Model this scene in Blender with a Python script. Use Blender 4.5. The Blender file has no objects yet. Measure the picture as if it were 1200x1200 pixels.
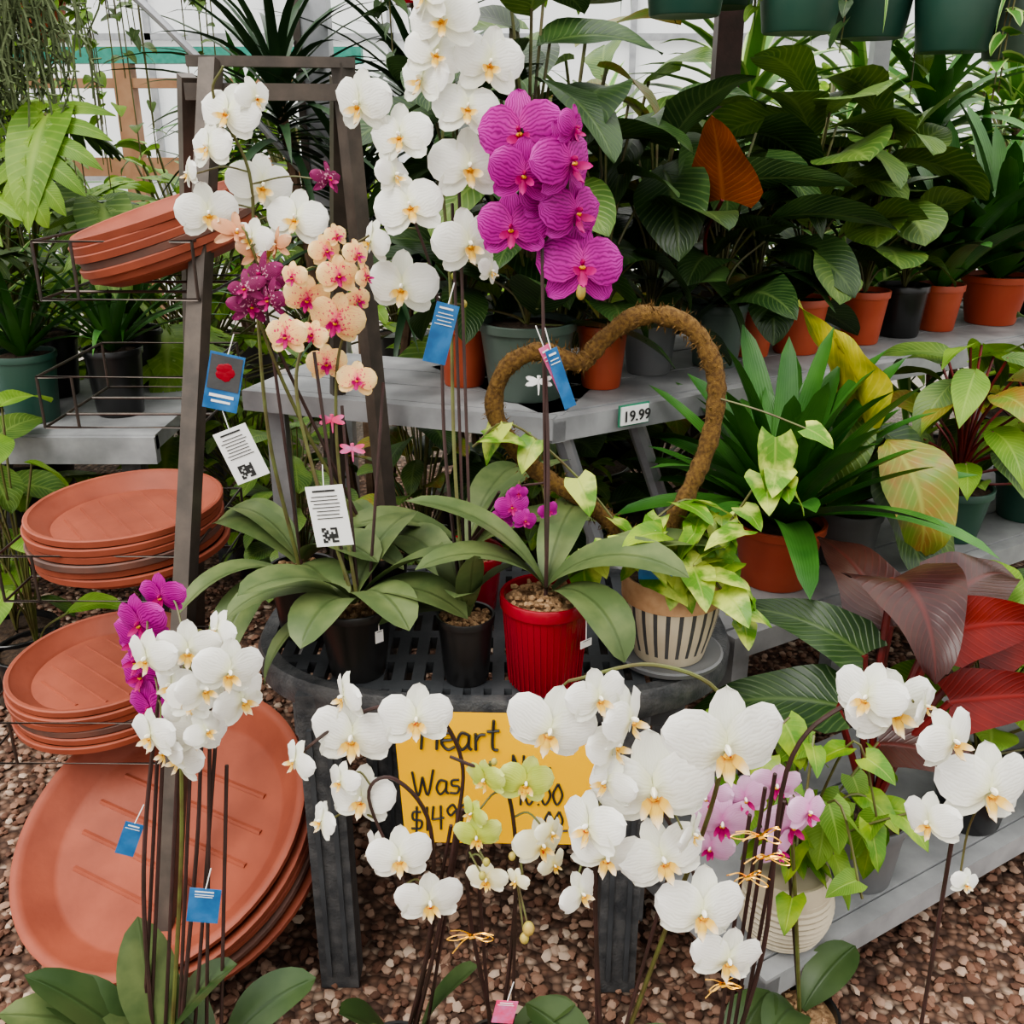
import bpy, math, random
from math import sin, cos, pi, sqrt, radians
from mathutils import Vector, Matrix
R = random.Random(7)
scene = bpy.context.scene
V3 = Vector

# ------------------------------------------------------------------ materials
MATS = {}
def newmat(name):
    m = bpy.data.materials.new(name); m.use_nodes = True
    nt = m.node_tree; nt.nodes.clear()
    MATS[name] = m
    return m, nt
def node(nt, t, **kw):
    n = nt.nodes.new(t)
    for k, v in kw.items(): setattr(n, k, v)
    return n
def rgb(c): return (c[0], c[1], c[2], 1)
def out_shader(nt, sh):
    o = node(nt, 'ShaderNodeOutputMaterial'); nt.links.new(sh, o.inputs['Surface'])
def math_n(nt, op, a, b=None, c=None):
    n = node(nt, 'ShaderNodeMath', operation=op)
    for i, x in enumerate((a, b, c)):
        if x is None: continue
        if isinstance(x, (int, float)): n.inputs[i].default_value = x
        else: nt.links.new(x, n.inputs[i])
    return n.outputs[0]
def mixc(nt, f, a, b):
    n = node(nt, 'ShaderNodeMix', data_type='RGBA')
    for s, x in ((n.inputs[0], f), (n.inputs[6], a), (n.inputs[7], b)):
        if isinstance(x, (int, float)): s.default_value = x
        elif isinstance(x, tuple): s.default_value = rgb(x)
        else: nt.links.new(x, s)
    return n.outputs[2]
def mrange(nt, x, a, b, c, d):
    n = node(nt, 'ShaderNodeMapRange'); nt.links.new(x, n.inputs[0])
    for i, v in enumerate((a, b, c, d)): n.inputs[i+1].default_value = v
    return n.outputs[0]
def noise(nt, vec, scale, detail=3, rough=.5):
    n = node(nt, 'ShaderNodeTexNoise'); n.inputs['Scale'].default_value = scale
    n.inputs['Detail'].default_value = detail; n.inputs['Roughness'].default_value = rough
    nt.links.new(vec, n.inputs['Vector']); return n.outputs[0]
def principled(nt, col, rough=.5, metal=0, spec=.5, bump=None, bstr=.3, bdist=.01):
    p = node(nt, 'ShaderNodeBsdfPrincipled')
    if isinstance(col, tuple): p.inputs['Base Color'].default_value = rgb(col)
    else: nt.links.new(col, p.inputs['Base Color'])
    if isinstance(rough, (int, float)): p.inputs['Roughness'].default_value = rough
    else: nt.links.new(rough, p.inputs['Roughness'])
    p.inputs['Metallic'].default_value = metal
    p.inputs['Specular IOR Level'].default_value = spec
    if bump is not None:
        b = node(nt, 'ShaderNodeBump'); b.inputs['Strength'].default_value = bstr
        b.inputs['Distance'].default_value = bdist
        nt.links.new(bump, b.inputs['Height']); nt.links.new(b.outputs[0], p.inputs['Normal'])
    return p.outputs[0]
def uvab(nt):
    t = node(nt, 'ShaderNodeTexCoord'); s = node(nt, 'ShaderNodeSeparateXYZ')
    nt.links.new(t.outputs['UV'], s.inputs[0])
    a = math_n(nt, 'ABSOLUTE', math_n(nt, 'MULTIPLY', math_n(nt, 'SUBTRACT', s.outputs[1], .5), 2))
    return t, s.outputs[0], s.outputs[1], a
def mat_plain(name, c1, c2=None, rough=.5, metal=0, scale=30, bstr=.15, spec=.5, bscale=None):
    m, nt = newmat(name)
    t = node(nt, 'ShaderNodeTexCoord')
    nz = noise(nt, t.outputs['Object'], scale, 5)
    c2 = c2 or tuple(x*.75 for x in c1)
    f = mrange(nt, nz, .35, .65, 0, 1)
    col = mixc(nt, f, c1, c2)
    nb = noise(nt, t.outputs['Object'], bscale or scale*5, 3)
    out_shader(nt, principled(nt, col, rough, metal, spec, nb, bstr, .003)); return m
def mat_leaf(name, c1, c2, vein, rough=.4, vst=.45, K=60, mid=.5, trans=.12, mot=12, lo=.4, hi=.65, spec=.35):
    m, nt = newmat(name)
    t, u, v, a = uvab(nt)
    nz = noise(nt, t.outputs['Object'], mot, 4)
    col = mixc(nt, mrange(nt, nz, lo, hi, 0, 1), c1, c2)
    midr = mrange(nt, a, .02, .10, mid, 0)
    ang = math_n(nt, 'SUBTRACT', math_n(nt, 'MULTIPLY', u, K), math_n(nt, 'MULTIPLY', a, K*.3))
    lat = math_n(nt, 'POWER', math_n(nt, 'ABSOLUTE', math_n(nt, 'SINE', ang)), 14)
    lat = math_n(nt, 'MULTIPLY', lat, vst)
    f = math_n(nt, 'MAXIMUM', midr, lat)
    col = mixc(nt, f, col, vein)
    h = math_n(nt, 'MULTIPLY', f, -1)
    p = principled(nt, col, rough, 0, spec, h, .3, .004)
    tr = node(nt, 'ShaderNodeBsdfTranslucent'); nt.links.new(col, tr.inputs[0])
    mx = node(nt, 'ShaderNodeMixShader'); mx.inputs[0].default_value = trans
    nt.links.new(p, mx.inputs[1]); nt.links.new(tr.outputs[0], mx.inputs[2])
    out_shader(nt, mx.outputs[0]); return m
def mat_strapleaf(name, c1, c2, edge=None, stripe=None, rough=.4):
    m, nt = newmat(name)
    t, u, v, a = uvab(nt)
    nz = noise(nt, t.outputs['Object'], 8, 3)
    col = mixc(nt, mrange(nt, nz, .35, .65, 0, 1), c1, c2)
    if edge: col = mixc(nt, mrange(nt, a, .6, .75, 0, 1), col, edge)
    if stripe: col = mixc(nt, mrange(nt, a, .05, .25, .9, 0), col, stripe)
    st = math_n(nt, 'MULTIPLY', math_n(nt, 'SINE', math_n(nt, 'MULTIPLY', v, 60)), .5)
    out_shader(nt, principled(nt, col, rough, 0, .35, st, .12, .003)); return m
def mat_petal(name, center, midc, edge, veinc=None, vs=0, spot=None, sp=.6, trans=.3, rough=.5, vf=40):
    m, nt = newmat(name)
    t, u, v, a = uvab(nt)
    col = mixc(nt, mrange(nt, u, .0, .3, 0, 1), center, midc)
    col = mixc(nt, mrange(nt, u, .55, 1.0, 0, 1), col, edge)
    nz = noise(nt, t.outputs['Object'], 60, 2)
    w = math_n(nt, 'ADD', math_n(nt, 'MULTIPLY', v, vf), math_n(nt, 'MULTIPLY', nz, 9))
    ln = math_n(nt, 'POWER', math_n(nt, 'ABSOLUTE', math_n(nt, 'SINE', w)), 4)
    if veinc:
        col = mixc(nt, math_n(nt, 'MULTIPLY', ln, vs), col, veinc)
    if spot:
        n2 = noise(nt, t.outputs['Object'], 260, 2)
        ff = mrange(nt, math_n(nt, 'ADD', n2, math_n(nt, 'MULTIPLY', u, -.22)), sp-.1, sp-.04, 0, 1)
        col = mixc(nt, ff, col, spot)
    p = principled(nt, col, rough, 0, .25, ln, .12, .002)
    tr = node(nt, 'ShaderNodeBsdfTranslucent'); nt.links.new(col, tr.inputs[0])
    mx = node(nt, 'ShaderNodeMixShader'); mx.inputs[0].default_value = trans
    nt.links.new(p, mx.inputs[1]); nt.links.new(tr.outputs[0], mx.inputs[2])
    out_shader(nt, mx.outputs[0]); return m

mat_petal('petal_white', (.78,.80,.50), (.86,.86,.80), (.91,.91,.88), (.80,.80,.70), .3)
mat_petal('sepal_white', (.70,.76,.42), (.80,.81,.70), (.86,.86,.80), (.72,.75,.6), .35)
mat_petal('petal_cream', (.82,.70,.18), (.86,.84,.58), (.90,.90,.76), (.85,.82,.6), .3)
mat_petal('petal_green', (.50,.50,.06), (.52,.62,.12), (.68,.75,.26), (.42,.5,.1), .4)
mat_petal('petal_magenta', (.62,.04,.36), (.44,.012,.28), (.58,.05,.42), (.20,.0,.12), .85, vf=34)
mat_petal('petal_purple', (.20,.004,.06), (.17,.006,.07), (.26,.015,.12), (.45,.15,.25), .25, spot=(.55,.28,.36), sp=.60)
mat_petal('petal_peach', (.75,.05,.20), (.93,.62,.26), (.94,.80,.38), (.85,.25,.25), .35, spot=(.68,.03,.14), sp=.60)
mat_petal('petal_lavender', (.75,.25,.55), (.78,.46,.68), (.86,.62,.80), (.65,.25,.55), .4)
mat_petal('petal_wilt', (.72,.30,.14), (.70,.36,.20), (.74,.48,.30), (.45,.16,.08), .5)
mat_petal('lip_white', (.72,.24,.02), (.85,.60,.12), (.90,.87,.72), (.5,.08,.04), .4)
mat_petal('lip_yellow', (.72,.36,.02), (.82,.55,.05), (.86,.80,.45), (.5,.05,.02), .5, spot=(.42,.03,.02), sp=.62)
mat_petal('lip_magenta', (.5,.01,.10), (.42,.01,.14), (.65,.04,.3), (.25,0,.08), .5)
mat_plain('column_white', (.88,.86,.78), (.85,.8,.6), .4)
mat_leaf('orchid_leaf', (.070,.105,.038), (.12,.155,.058), (.045,.07,.022), .45, .0, 10, .6, .05, mot=20, spec=.28)
mat_leaf('orchid_leaf_dark', (.03,.06,.018), (.055,.09,.03), (.025,.05,.015), .42, .0, 10, .6, .05)
mat_leaf('dark_leaf', (.014,.038,.010), (.035,.075,.018), (.11,.17,.05), .36, .35, 50)
mat_leaf('fiddle_leaf', (.045,.10,.018), (.10,.165,.03), (.20,.28,.07), .45, .45, 42)
mat_leaf('fresh_leaf', (.10,.21,.02), (.20,.33,.04), (.32,.44,.09), .46, .3, 50, trans=.3)
mat_leaf('pothos_leaf', (.09,.22,.02), (.26,.37,.03), (.35,.45,.08), .38, .1, 30, trans=.25, mot=25)
mat_leaf('variegated_leaf', (.10,.24,.02), (.50,.58,.12), (.35,.45,.08), .38, .1, 30, trans=.25, mot=28, lo=.44, hi=.60)
mat_leaf('burgundy_leaf', (.030,.008,.008), (.050,.020,.014), (.10,.015,.012), .34, .2, 50, trans=.03, spec=.35)
mat_leaf('red_leaf', (.10,.005,.004), (.17,.010,.006), (.24,.015,.01), .35, .2, 50, trans=.12, spec=.3)
mat_leaf('orange_leaf', (.24,.055,.008), (.15,.035,.008), (.36,.12,.02), .35, .3, 50, trans=.25)
mat_leaf('yellow_leaf', (.50,.44,.04), (.22,.26,.03), (.6,.55,.1), .38, .3, 40, trans=.25, mot=18)
mat_leaf('bronze_leaf', (.14,.22,.03), (.26,.15,.03), (.35,.38,.08), .38, .3, 40, trans=.2, mot=18)
mat_strapleaf('strap_leaf', (.02,.085,.012), (.05,.15,.022))
mat_strapleaf('strap_dark', (.012,.035,.012), (.025,.06,.02))
mat_strapleaf('strap_striped', (.05,.16,.025), (.10,.24,.04), edge=(.36,.48,.16))
mat_plain('stem_green', (.11,.13,.035), (.08,.06,.02), .5)
mat_plain('stem_dark', (.03,.016,.012), (.05,.022,.02), .5)
mat_plain('stem_red', (.16,.012,.012), (.08,.01,.01), .4)
mat_plain('bud_green', (.32,.36,.07), (.42,.30,.08), .5)
mat_plain('bark', (.17,.09,.04), (.40,.26,.14), .9, scale=120, bstr=.8)
mat_plain('soil', (.03,.018,.012), (.08,.05,.03), .95, scale=100, bstr=.8)
mat_plain('pot_black', (.010,.010,.011), (.016,.016,.016), .28, scale=9, bstr=.03)
mat_plain('pot_green', (.02,.07,.05), (.035,.085,.06), .45, scale=9, bstr=.05)
mat_plain('pot_greygreen', (.06,.095,.075), (.09,.12,.10), .45, scale=9, bstr=.05)
mat_plain('pot_grey', (.12,.125,.13), (.16,.16,.16), .5, scale=9, bstr=.05)
mat_plain('pot_terracotta', (.36,.055,.022), (.44,.09,.04), .5, scale=7, bstr=.06)
mat_plain('pot_red', (.28,.004,.018), (.22,.003,.012), .22, scale=7, bstr=.02)
mat_plain('pot_cream', (.52,.46,.34), (.42,.36,.26), .5, scale=12)
mat_plain('saucer_clay', (.30,.080,.045), (.22,.056,.032), .55, scale=9, bstr=.2, spec=.3)
mat_plain('saucer_dark', (.16,.07,.05), (.09,.055,.045), .6, scale=14, bstr=.12)
mat_plain('table_plastic', (.035,.038,.042), (.06,.065,.07), .5, scale=14, bstr=.25)
mat_plain('table_rim', (.035,.038,.042), (.085,.085,.085), .5, scale=40, bstr=.5)
mat_plain('shelf_grey', (.20,.205,.21), (.33,.335,.34), .5, scale=11, bstr=.15)
mat_plain('rack_metal', (.060,.050,.042), (.10,.08,.065), .45, .3, scale=20, bstr=.1)
mat_plain('wire_dark', (.05,.045,.04), (.08,.06,.05), .4, .6)
mat_plain('galvanised', (.42,.43,.45), (.32,.33,.35), .4, .5, scale=14)
mat_plain('moss', (.11,.055,.014), (.24,.135,.035), .95, scale=180, bstr=1.2)
mat_plain('moss_green', (.09,.12,.05), (.16,.20,.10), .95, scale=60, bstr=.5)
mat_plain('gold', (.70,.34,.04), (.8,.45,.10), .22, 1, scale=60)
mat_plain('card_white', (.80,.80,.78), (.76,.76,.74), .5, scale=5, bstr=0)
mat_plain('card_ink', (.02,.02,.02), (.03,.03,.03), .6, bstr=0)
mat_plain('tag_blue', (.02,.10,.26), (.04,.17,.38), .35, scale=40, bstr=0)
mat_plain('tag_pink', (.70,.05,.15), (.6,.2,.4), .4, scale=60, bstr=0)
mat_plain('tag_green', (.03,.2,.12), (.04,.22,.12), .4, bstr=0)
mat_plain('sign_yellow', (.95,.52,.0), (.90,.46,.0), .45, scale=6, bstr=.05)
mat_plain('wood', (.30,.17,.09), (.24,.12,.06), .6, scale=8)
mat_plain('teal_paint', (.02,.20,.15), (.04,.26,.2), .5)
mat_plain('stripe_dark', (.05,.052,.055), (.07,.07,.07), .5)
mat_plain('pot_wood_rim', (.50,.31,.17), (.42,.24,.12), .6, scale=60)
mat_plain('brown_bark', (.10,.06,.035), (.18,.11,.07), .8)

def mat_stone():
    m, nt = newmat('pebble')
    t, u, v, a = uvab(nt)
    cr = node(nt, 'ShaderNodeValToRGB'); nt.links.new(u, cr.inputs[0])
    e = cr.color_ramp.elements; e[0].color = (.085,.042,.028,1); e[1].color = (.52,.41,.32,1)
    for p, c in ((.3,(.15,.073,.048,1)),(.6,(.23,.13,.088,1)),(.85,(.33,.22,.16,1))):
        x = e.new(p); x.color = c
    nb = noise(nt, t.outputs['Object'], 200, 3)
    out_shader(nt, principled(nt, cr.outputs[0], .8, 0, .3, nb, .4, .003))
mat_stone()
def mat_ground():
    m, nt = newmat('gravel_bed')
    t = node(nt, 'ShaderNodeTexCoord')
    vo = node(nt, 'ShaderNodeTexVoronoi'); vo.inputs['Scale'].default_value = 60
    nt.links.new(t.outputs['Object'], vo.inputs['Vector'])
    sp = node(nt, 'ShaderNodeSeparateColor'); nt.links.new(vo.outputs['Color'], sp.inputs[0])
    cr = node(nt, 'ShaderNodeValToRGB'); nt.links.new(sp.outputs[0], cr.inputs[0])
    e = cr.color_ramp.elements; e[0].color = (.07,.04,.03,1); e[1].color = (.38,.28,.21,1)
    for p, c in ((.35,(.13,.07,.045,1)),(.7,(.22,.13,.09,1))):
        x = e.new(p); x.color = c
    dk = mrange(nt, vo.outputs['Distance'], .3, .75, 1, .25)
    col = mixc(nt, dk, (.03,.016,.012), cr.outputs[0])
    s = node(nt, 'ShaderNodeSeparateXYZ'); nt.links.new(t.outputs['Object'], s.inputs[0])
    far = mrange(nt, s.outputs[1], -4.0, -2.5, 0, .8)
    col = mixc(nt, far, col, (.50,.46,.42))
    h = math_n(nt, 'MULTIPLY', vo.outputs['Distance'], -1)
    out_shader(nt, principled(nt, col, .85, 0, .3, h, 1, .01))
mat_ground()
def mat_film():
    m, nt = newmat('greenhouse_film')
    t = node(nt, 'ShaderNodeTexCoord')
    nz = noise(nt, t.outputs['Object'], .8, 3)
    col = mixc(nt, nz, (.86,.89,.90), (.96,.97,.98))
    d = node(nt, 'ShaderNodeBsdfDiffuse'); tr = node(nt, 'ShaderNodeBsdfTranslucent')
    nt.links.new(col, d.inputs[0]); nt.links.new(col, tr.inputs[0])
    mx = node(nt, 'ShaderNodeMixShader'); mx.inputs[0].default_value = .5
    nt.links.new(d.outputs[0], mx.inputs[1]); nt.links.new(tr.outputs[0], mx.inputs[2])
    out_shader(nt, mx.outputs[0])
mat_film()

# ------------------------------------------------------------------ builder
def cl(x): return max(0.0, x)
PROF = {
 'oval': lambda s: cl(sin(pi*s**.85))**.72,
 'orch': lambda s: max(.16*(1-s), cl(sin(pi*s**1.2))**.6),
 'strap': lambda s: min(1, .45+s*4)*sqrt(cl(1-s**3.2)),
 'sword': lambda s: min(1, .6+s*3)*cl(1-s**2.4),
 'heart': lambda s: cl(1-s)**.72*min(1, .6+s*2.8)*1.15,
 'pothos': lambda s: cl(1-s**1.7)**.85*min(1, .62+s*2.0),
 'fiddle': lambda s: cl(sin(pi*s**1.35))**.55*(.88+.12*cos(s*9)),
 'lance': lambda s: cl(sin(pi*s**.75)),
 'ell': lambda s: sqrt(cl(1-(2*s-1)**2)),
}
def smooth(pts, k=6):
    P = [V3(p) for p in pts]
    if len(P) < 3: return P
    Q = [P[0]*2-P[1]]+P+[P[-1]*2-P[-2]]
    o = []
    for i in range(1, len(Q)-2):
        a, b, c, d = Q[i-1:i+3]
        for j in range(k):
            t = j/k
            o.append(.5*((2*b)+(c-a)*t+(2*a-5*b+4*c-d)*t*t+(3*b-a-3*c+d)*t**3))
    o.append(P[-1]); return o
class B:
    def __init__(s): s.V=[]; s.F=[]; s.M=[]; s.U=[]; s.ms=[]
    def mi(s, m):
        if m not in s.ms: s.ms.append(m)
        return s.ms.index(m)
    def grid(s, rows, uvs, mat, wrap=False):
        k = s.mi(mat); n = len(rows[0]); b0 = len(s.V)
        for r, ur in zip(rows, uvs):
            s.V.extend([tuple(p) for p in r]); s.U.extend(ur)
        for i in range(len(rows)-1):
            for j in range(n if wrap else n-1):
                a = b0+i*n+j; b = b0+i*n+(j+1) % n
                s.F.append((a, b, b+n, a+n)); s.M.append(k)
    def tube(s, pts, r, mat, n=6, cap=True, closed=False):
        P = [V3(p) for p in pts]; N = len(P)
        rr = r if isinstance(r, (list, tuple)) else [r]*N
        rows = []; uvs = []; nrm = None
        for i in range(N):
            if closed: t = P[(i+1) % N]-P[i-1]
            else: t = P[min(i+1, N-1)]-P[max(i-1, 0)]
            if t.length < 1e-9: t = V3((0, 0, 1))
            t.normalize()
            if nrm is None:
                a = V3((0, 0, 1)) if abs(t.z) < .9 else V3((1, 0, 0))
                nrm = t.cross(a).normalized()
            else:
                nrm = (nrm-t*nrm.dot(t)).normalized()
            bn = t.cross(nrm)
            rows.append([P[i]+(nrm*cos(2*pi*j/n)+bn*sin(2*pi*j/n))*rr[i] for j in range(n)])
            uvs.append([(i/max(1, N-1), j/n) for j in range(n)])
        if closed: rows.append(rows[0]); uvs.append(uvs[0])
        b0 = len(s.V)
        s.grid(rows, uvs, mat, True)
        if cap and not closed:
            k = s.mi(mat)
            s.F.append(tuple(b0+j for j in range(n))[::-1]); s.M.append(k)
            e = b0+(len(rows)-1)*n
            s.F.append(tuple(e+j for j in range(n))); s.M.append(k)
    def lathe(s, prof, mat, M, n=28):
        rows = []; uvs = []
        for i, (r, z) in enumerate(prof):
            rows.append([M@V3((r*cos(2*pi*j/n), r*sin(2*pi*j/n), z)) for j in range(n)])
            uvs.append([(i/len(prof), j/n) for j in range(n)])
        s.grid(rows, uvs, mat, True)
    def box(s, c, sz, mat, M=None):
        k = s.mi(mat); b0 = len(s.V); M = M or Matrix.Identity(3); c = V3(c)
        for x in (-.5, .5):
            for y in (-.5, .5):
                for z in (-.5, .5):
                    s.V.append(tuple(M@(V3((x*sz[0], y*sz[1], z*sz[2])))+c)); s.U.append((x+.5, y+.5))
        for f in ((0,1,3,2),(4,6,7,5),(0,4,5,1),(2,3,7,6),(0,2,6,4),(1,5,7,3)):
            s.F.append(tuple(b0+i for i in f)); s.M.append(k)
    def bar(s, a, b, w, h, mat):
        a = V3(a); b = V3(b); d = b-a
        q = d.to_track_quat('X', 'Z').to_matrix()
        s.box((a+b)/2, (d.length, w, h), mat, q)
    def ellip(s, c, rad, mat, M=None, nu=8, nv=6):
        M = M or Matrix.Identity(3); c = V3(c); rows = []; uvs = []
        for i in range(nv+1):
            ph = pi*i/nv
            rows.append([c+M@V3((rad[0]*sin(ph)*cos(2*pi*j/nu), rad[1]*sin(ph)*sin(2*pi*j/nu), rad[2]*cos(ph))) for j in range(nu)])
            uvs.append([(i/nv, j/nu) for j in range(nu)])
        s.grid(rows, uvs, mat, True)
    def leaf(s, p, az, el, L, W, droop, mat, prof='oval', fold=.15, tw=0, wav=0, back=0, nu=10, nv=2, bend=0):
        if prof == 'monst': return s.monstera(p, az, el, L, droop, mat, tw)
        p = V3(p); st = L/nu; rows = []; uvs = []; ph = R.random()*6
        for i in range(nu+1):
            t = i/nu; e = el-droop*t; A = az+bend*t
            d = V3((cos(A)*cos(e), sin(A)*cos(e), sin(e)))
            sd = V3((-sin(A), cos(A), 0)); n = d.cross(sd)
            s2 = sd*cos(tw)+n*sin(tw); n2 = n*cos(tw)-sd*sin(tw)
            w = W/2*PROF[prof](t); row = []
            for j in range(-nv, nv+1):
                v = j/nv
                row.append(p+s2*(w*v)+n2*(fold*abs(v)*w+wav*W*sin(t*13+v*2+ph)*abs(v))-d*(back*L*abs(v)**1.4*(1-t)))
            rows.append(row); uvs.append([(t, .5+.5*j/nv) for j in range(-nv, nv+1)])
            p = p+d*st
        s.grid(rows, uvs, mat)
        return p
    def monstera(s, p, az, el, L, droop, mat, tw=0):
        # split leaf: broad plate along the midrib plus separate lobes each side
        p = V3(p); nu = 14; st = L/nu; mid = []; fr = []
        for i in range(nu+1):
            t = i/nu; e = el-droop*t
            d = V3((cos(az)*cos(e), sin(az)*cos(e), sin(e))); sd = V3((-sin(az), cos(az), 0)); n = d.cross(sd)
            mid.append(p.copy()); fr.append((d, sd*cos(tw)+n*sin(tw), n*cos(tw)-sd*sin(tw))); p = p+d*st
        rows = []; uvs = []
        for i in range(nu+1):
            t = i/nu; w = L*.27*cl(1-t**2.2)*min(1, .8+t)
            rows.append([mid[i]+fr[i][1]*w*v+fr[i][2]*abs(v)*w*.10-fr[i][0]*(L*.12*abs(v)*(1-t)) for v in (-1,-.5,0,.5,1)]); uvs.append([(t, .5+.5*v*.5) for v in (-1,-.5,0,.5,1)])
        s.grid(rows, uvs, mat)
        for k in range(6):
            t = .02+.15*k; i = int(t*nu); d, sd, n = fr[i]
            ln = L*(.46, .50, .50, .44, .34, .22)[k]; fwd = -.55+.24*k
            for sg in (-1, 1):
                rows = []; uvs = []
                for q in range(6):
                    u = q/5; c_ = mid[i]+(sd*sg*cos(fwd+u*.35)+d*sin(fwd+u*.35))*(ln*u+.05*L)-n*(ln*u*u*.25)
                    w = L*.085*(1-u**4)*(1.0+.05*u)+.0005; g = d*cos(fwd)-sd*sg*sin(fwd)
                    rows.append([c_-g*w, c_+n*.004, c_+g*w]); uvs.append([(u, .1), (u, .5), (u, .9)])
                s.grid(rows, uvs, mat)
        return p
    def petal(s, M, o, a, L, W, z0, curl, cup, mat, nu=6, nv=3):
        rows = []; uvs = []
        for i in range(nu+1):
            t = (1-cos(pi*i/nu))/2
            w = W/2*max(PROF['ell'](t), .06 if i < nu else 0)
            row = []
            for j in range(-nv, nv+1):
                v = j/nv; x = L*t; y = w*v
                z = z0+curl*t*t+cup*v*v*t+.02*sin(v*5+t*6)*L
                row.append(o+M@V3((cos(a)*x-sin(a)*y, sin(a)*x+cos(a)*y, z)))
            rows.append(row); uvs.append([(t, .5+.5*j/nv) for j in range(-nv, nv+1)])
        s.grid(rows, uvs, mat)
    def bloom(s, c, face, size, kind='white', roll=0, openn=1.0):
        c = V3(c); f = V3(face).normalized()
        x = V3((0, 0, 1)).cross(f).normalized(); y = f.cross(x)
        x2 = x*cos(roll)+y*sin(roll); y2 = y*cos(roll)-x*sin(roll)
        M = Matrix((x2, y2, f)).transposed(); r = size/2
        pm, sm, lm = {'white':('petal_white','sepal_white','lip_white'), 'cream':('petal_cream','petal_cream','lip_yellow'),
          'green':('petal_green','petal_green','lip_yellow'), 'magenta':('petal_magenta','petal_magenta','lip_magenta'),
          'purple':('petal_purple','petal_purple','lip_magenta'), 'peach':('petal_peach','petal_peach','lip_magenta'),
          'lavender':('petal_lavender','petal_lavender','lip_magenta'), 'wilt':('petal_wilt','petal_wilt','petal_wilt')}[kind]
        j = lambda k: R.uniform(-k, k)
        cu = -.22*r*R.uniform(.2, 1.7); fw = (1-openn)*1.2*r
        narrow = .62 if kind in ('purple','wilt') else 1
        for a in (90, 218, 322):
            s.petal(M, c, radians(a+j(6)), r*.98, r*.66*narrow, -.05*r, cu+fw, .06*r, sm)
        for a in (14, 166):
            s.petal(M, c, radians(a+j(6)), r*1.04, r*1.14*narrow, .02*r, cu*.8+fw+j(.12)*r, -.14*r, pm)
        s.ellip(c+M@V3((0, .05*r, .16*r)), (.06*r, .08*r, .13*r), 'column_white' if kind not in ('magenta','purple','peach') else lm, M, 6, 4)
        s.ellip(c+M@V3((0, -.07*r, .15*r)), (.085*r, .055*r, .07*r), 'lip_yellow', M, 6, 4)
        s.petal(M, c+M@V3((0, -.08*r, .08*r)), radians(270), .46*r, .24*r, .05*r, .24*r, -.08*r, lm, 4, 2)
        for sg in (-1, 1):
            s.petal(M, c+M@V3((sg*.05*r, -.1*r, .08*r)), radians(270+sg*62), .24*r, .22*r, .04*r, .32*r, .06*r, lm, 4, 2)
    def build(s, name, parent=None, smoothf=True):
        me = bpy.data.meshes.new(name); me.from_pydata(s.V, [], s.F)
        for m in s.ms: me.materials.append(MATS[m])
        me.polygons.foreach_set('material_index', s.M)
        me.polygons.foreach_set('use_smooth', [smoothf]*len(s.F))
        uv = me.uv_layers.new(name='UVMap')
        li = [0]*len(me.loops); me.loops.foreach_get('vertex_index', li)
        flat = []
        for i in li: flat.extend(s.U[i])
        uv.data.foreach_set('uv', flat)
        me.update()
        ob = bpy.data.objects.new(name, me); scene.collection.objects.link(ob)
        if smoothf:
            try: me.set_sharp_from_angle(angle=radians(42))
            except Exception: pass
        if parent: ob.parent = parent
        return ob
def T(x, y, z, n=None):
    M = Matrix.Translation((x, y, z))
    if n is not None: M = M@V3(n).to_track_quat('Z', 'Y').to_matrix().to_4x4()
    return M
def pot(b, x, y, z, rt, rb, h, mat, soil='soil', rim=.018):
    M = T(x, y, z)
    p = [(0, .002), (rb*.96, 0), (rb, .004), (rb+(rt-rb)*.85, h-rim-.002), (rt*.97, h-rim), (rt*1.03, h-rim+.001), (rt*1.04, h-.002), (rt*1.02, h), (rt*.95, h-.001), (rt*.93, h-.02)]
    b.lathe(p, mat, M, 28)
    rows = []; uvs = []
    for i in range(7):
        r = rt*.94*i/6
        rows.append([V3((x+r*cos(k*pi/10), y+r*sin(k*pi/10), z+h-.014+R.uniform(-.004, .004)+.006*(1-i/6))) for k in range(20)])
        uvs.append([(i/6, k/20) for k in range(20)])
    b.grid(rows, uvs, soil, True)
    if soil == 'bark':
        for i in range(70):
            a = R.random()*2*pi; r = rt*.87*sqrt(R.random())
            b.ellip((x+r*cos(a), y+r*sin(a), z+h-.005), (R.uniform(.003,.008), R.uniform(.003,.006), .004), 'bark', Matrix.Rotation(R.random()*3, 3, 'X'), 5, 3)

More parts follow.
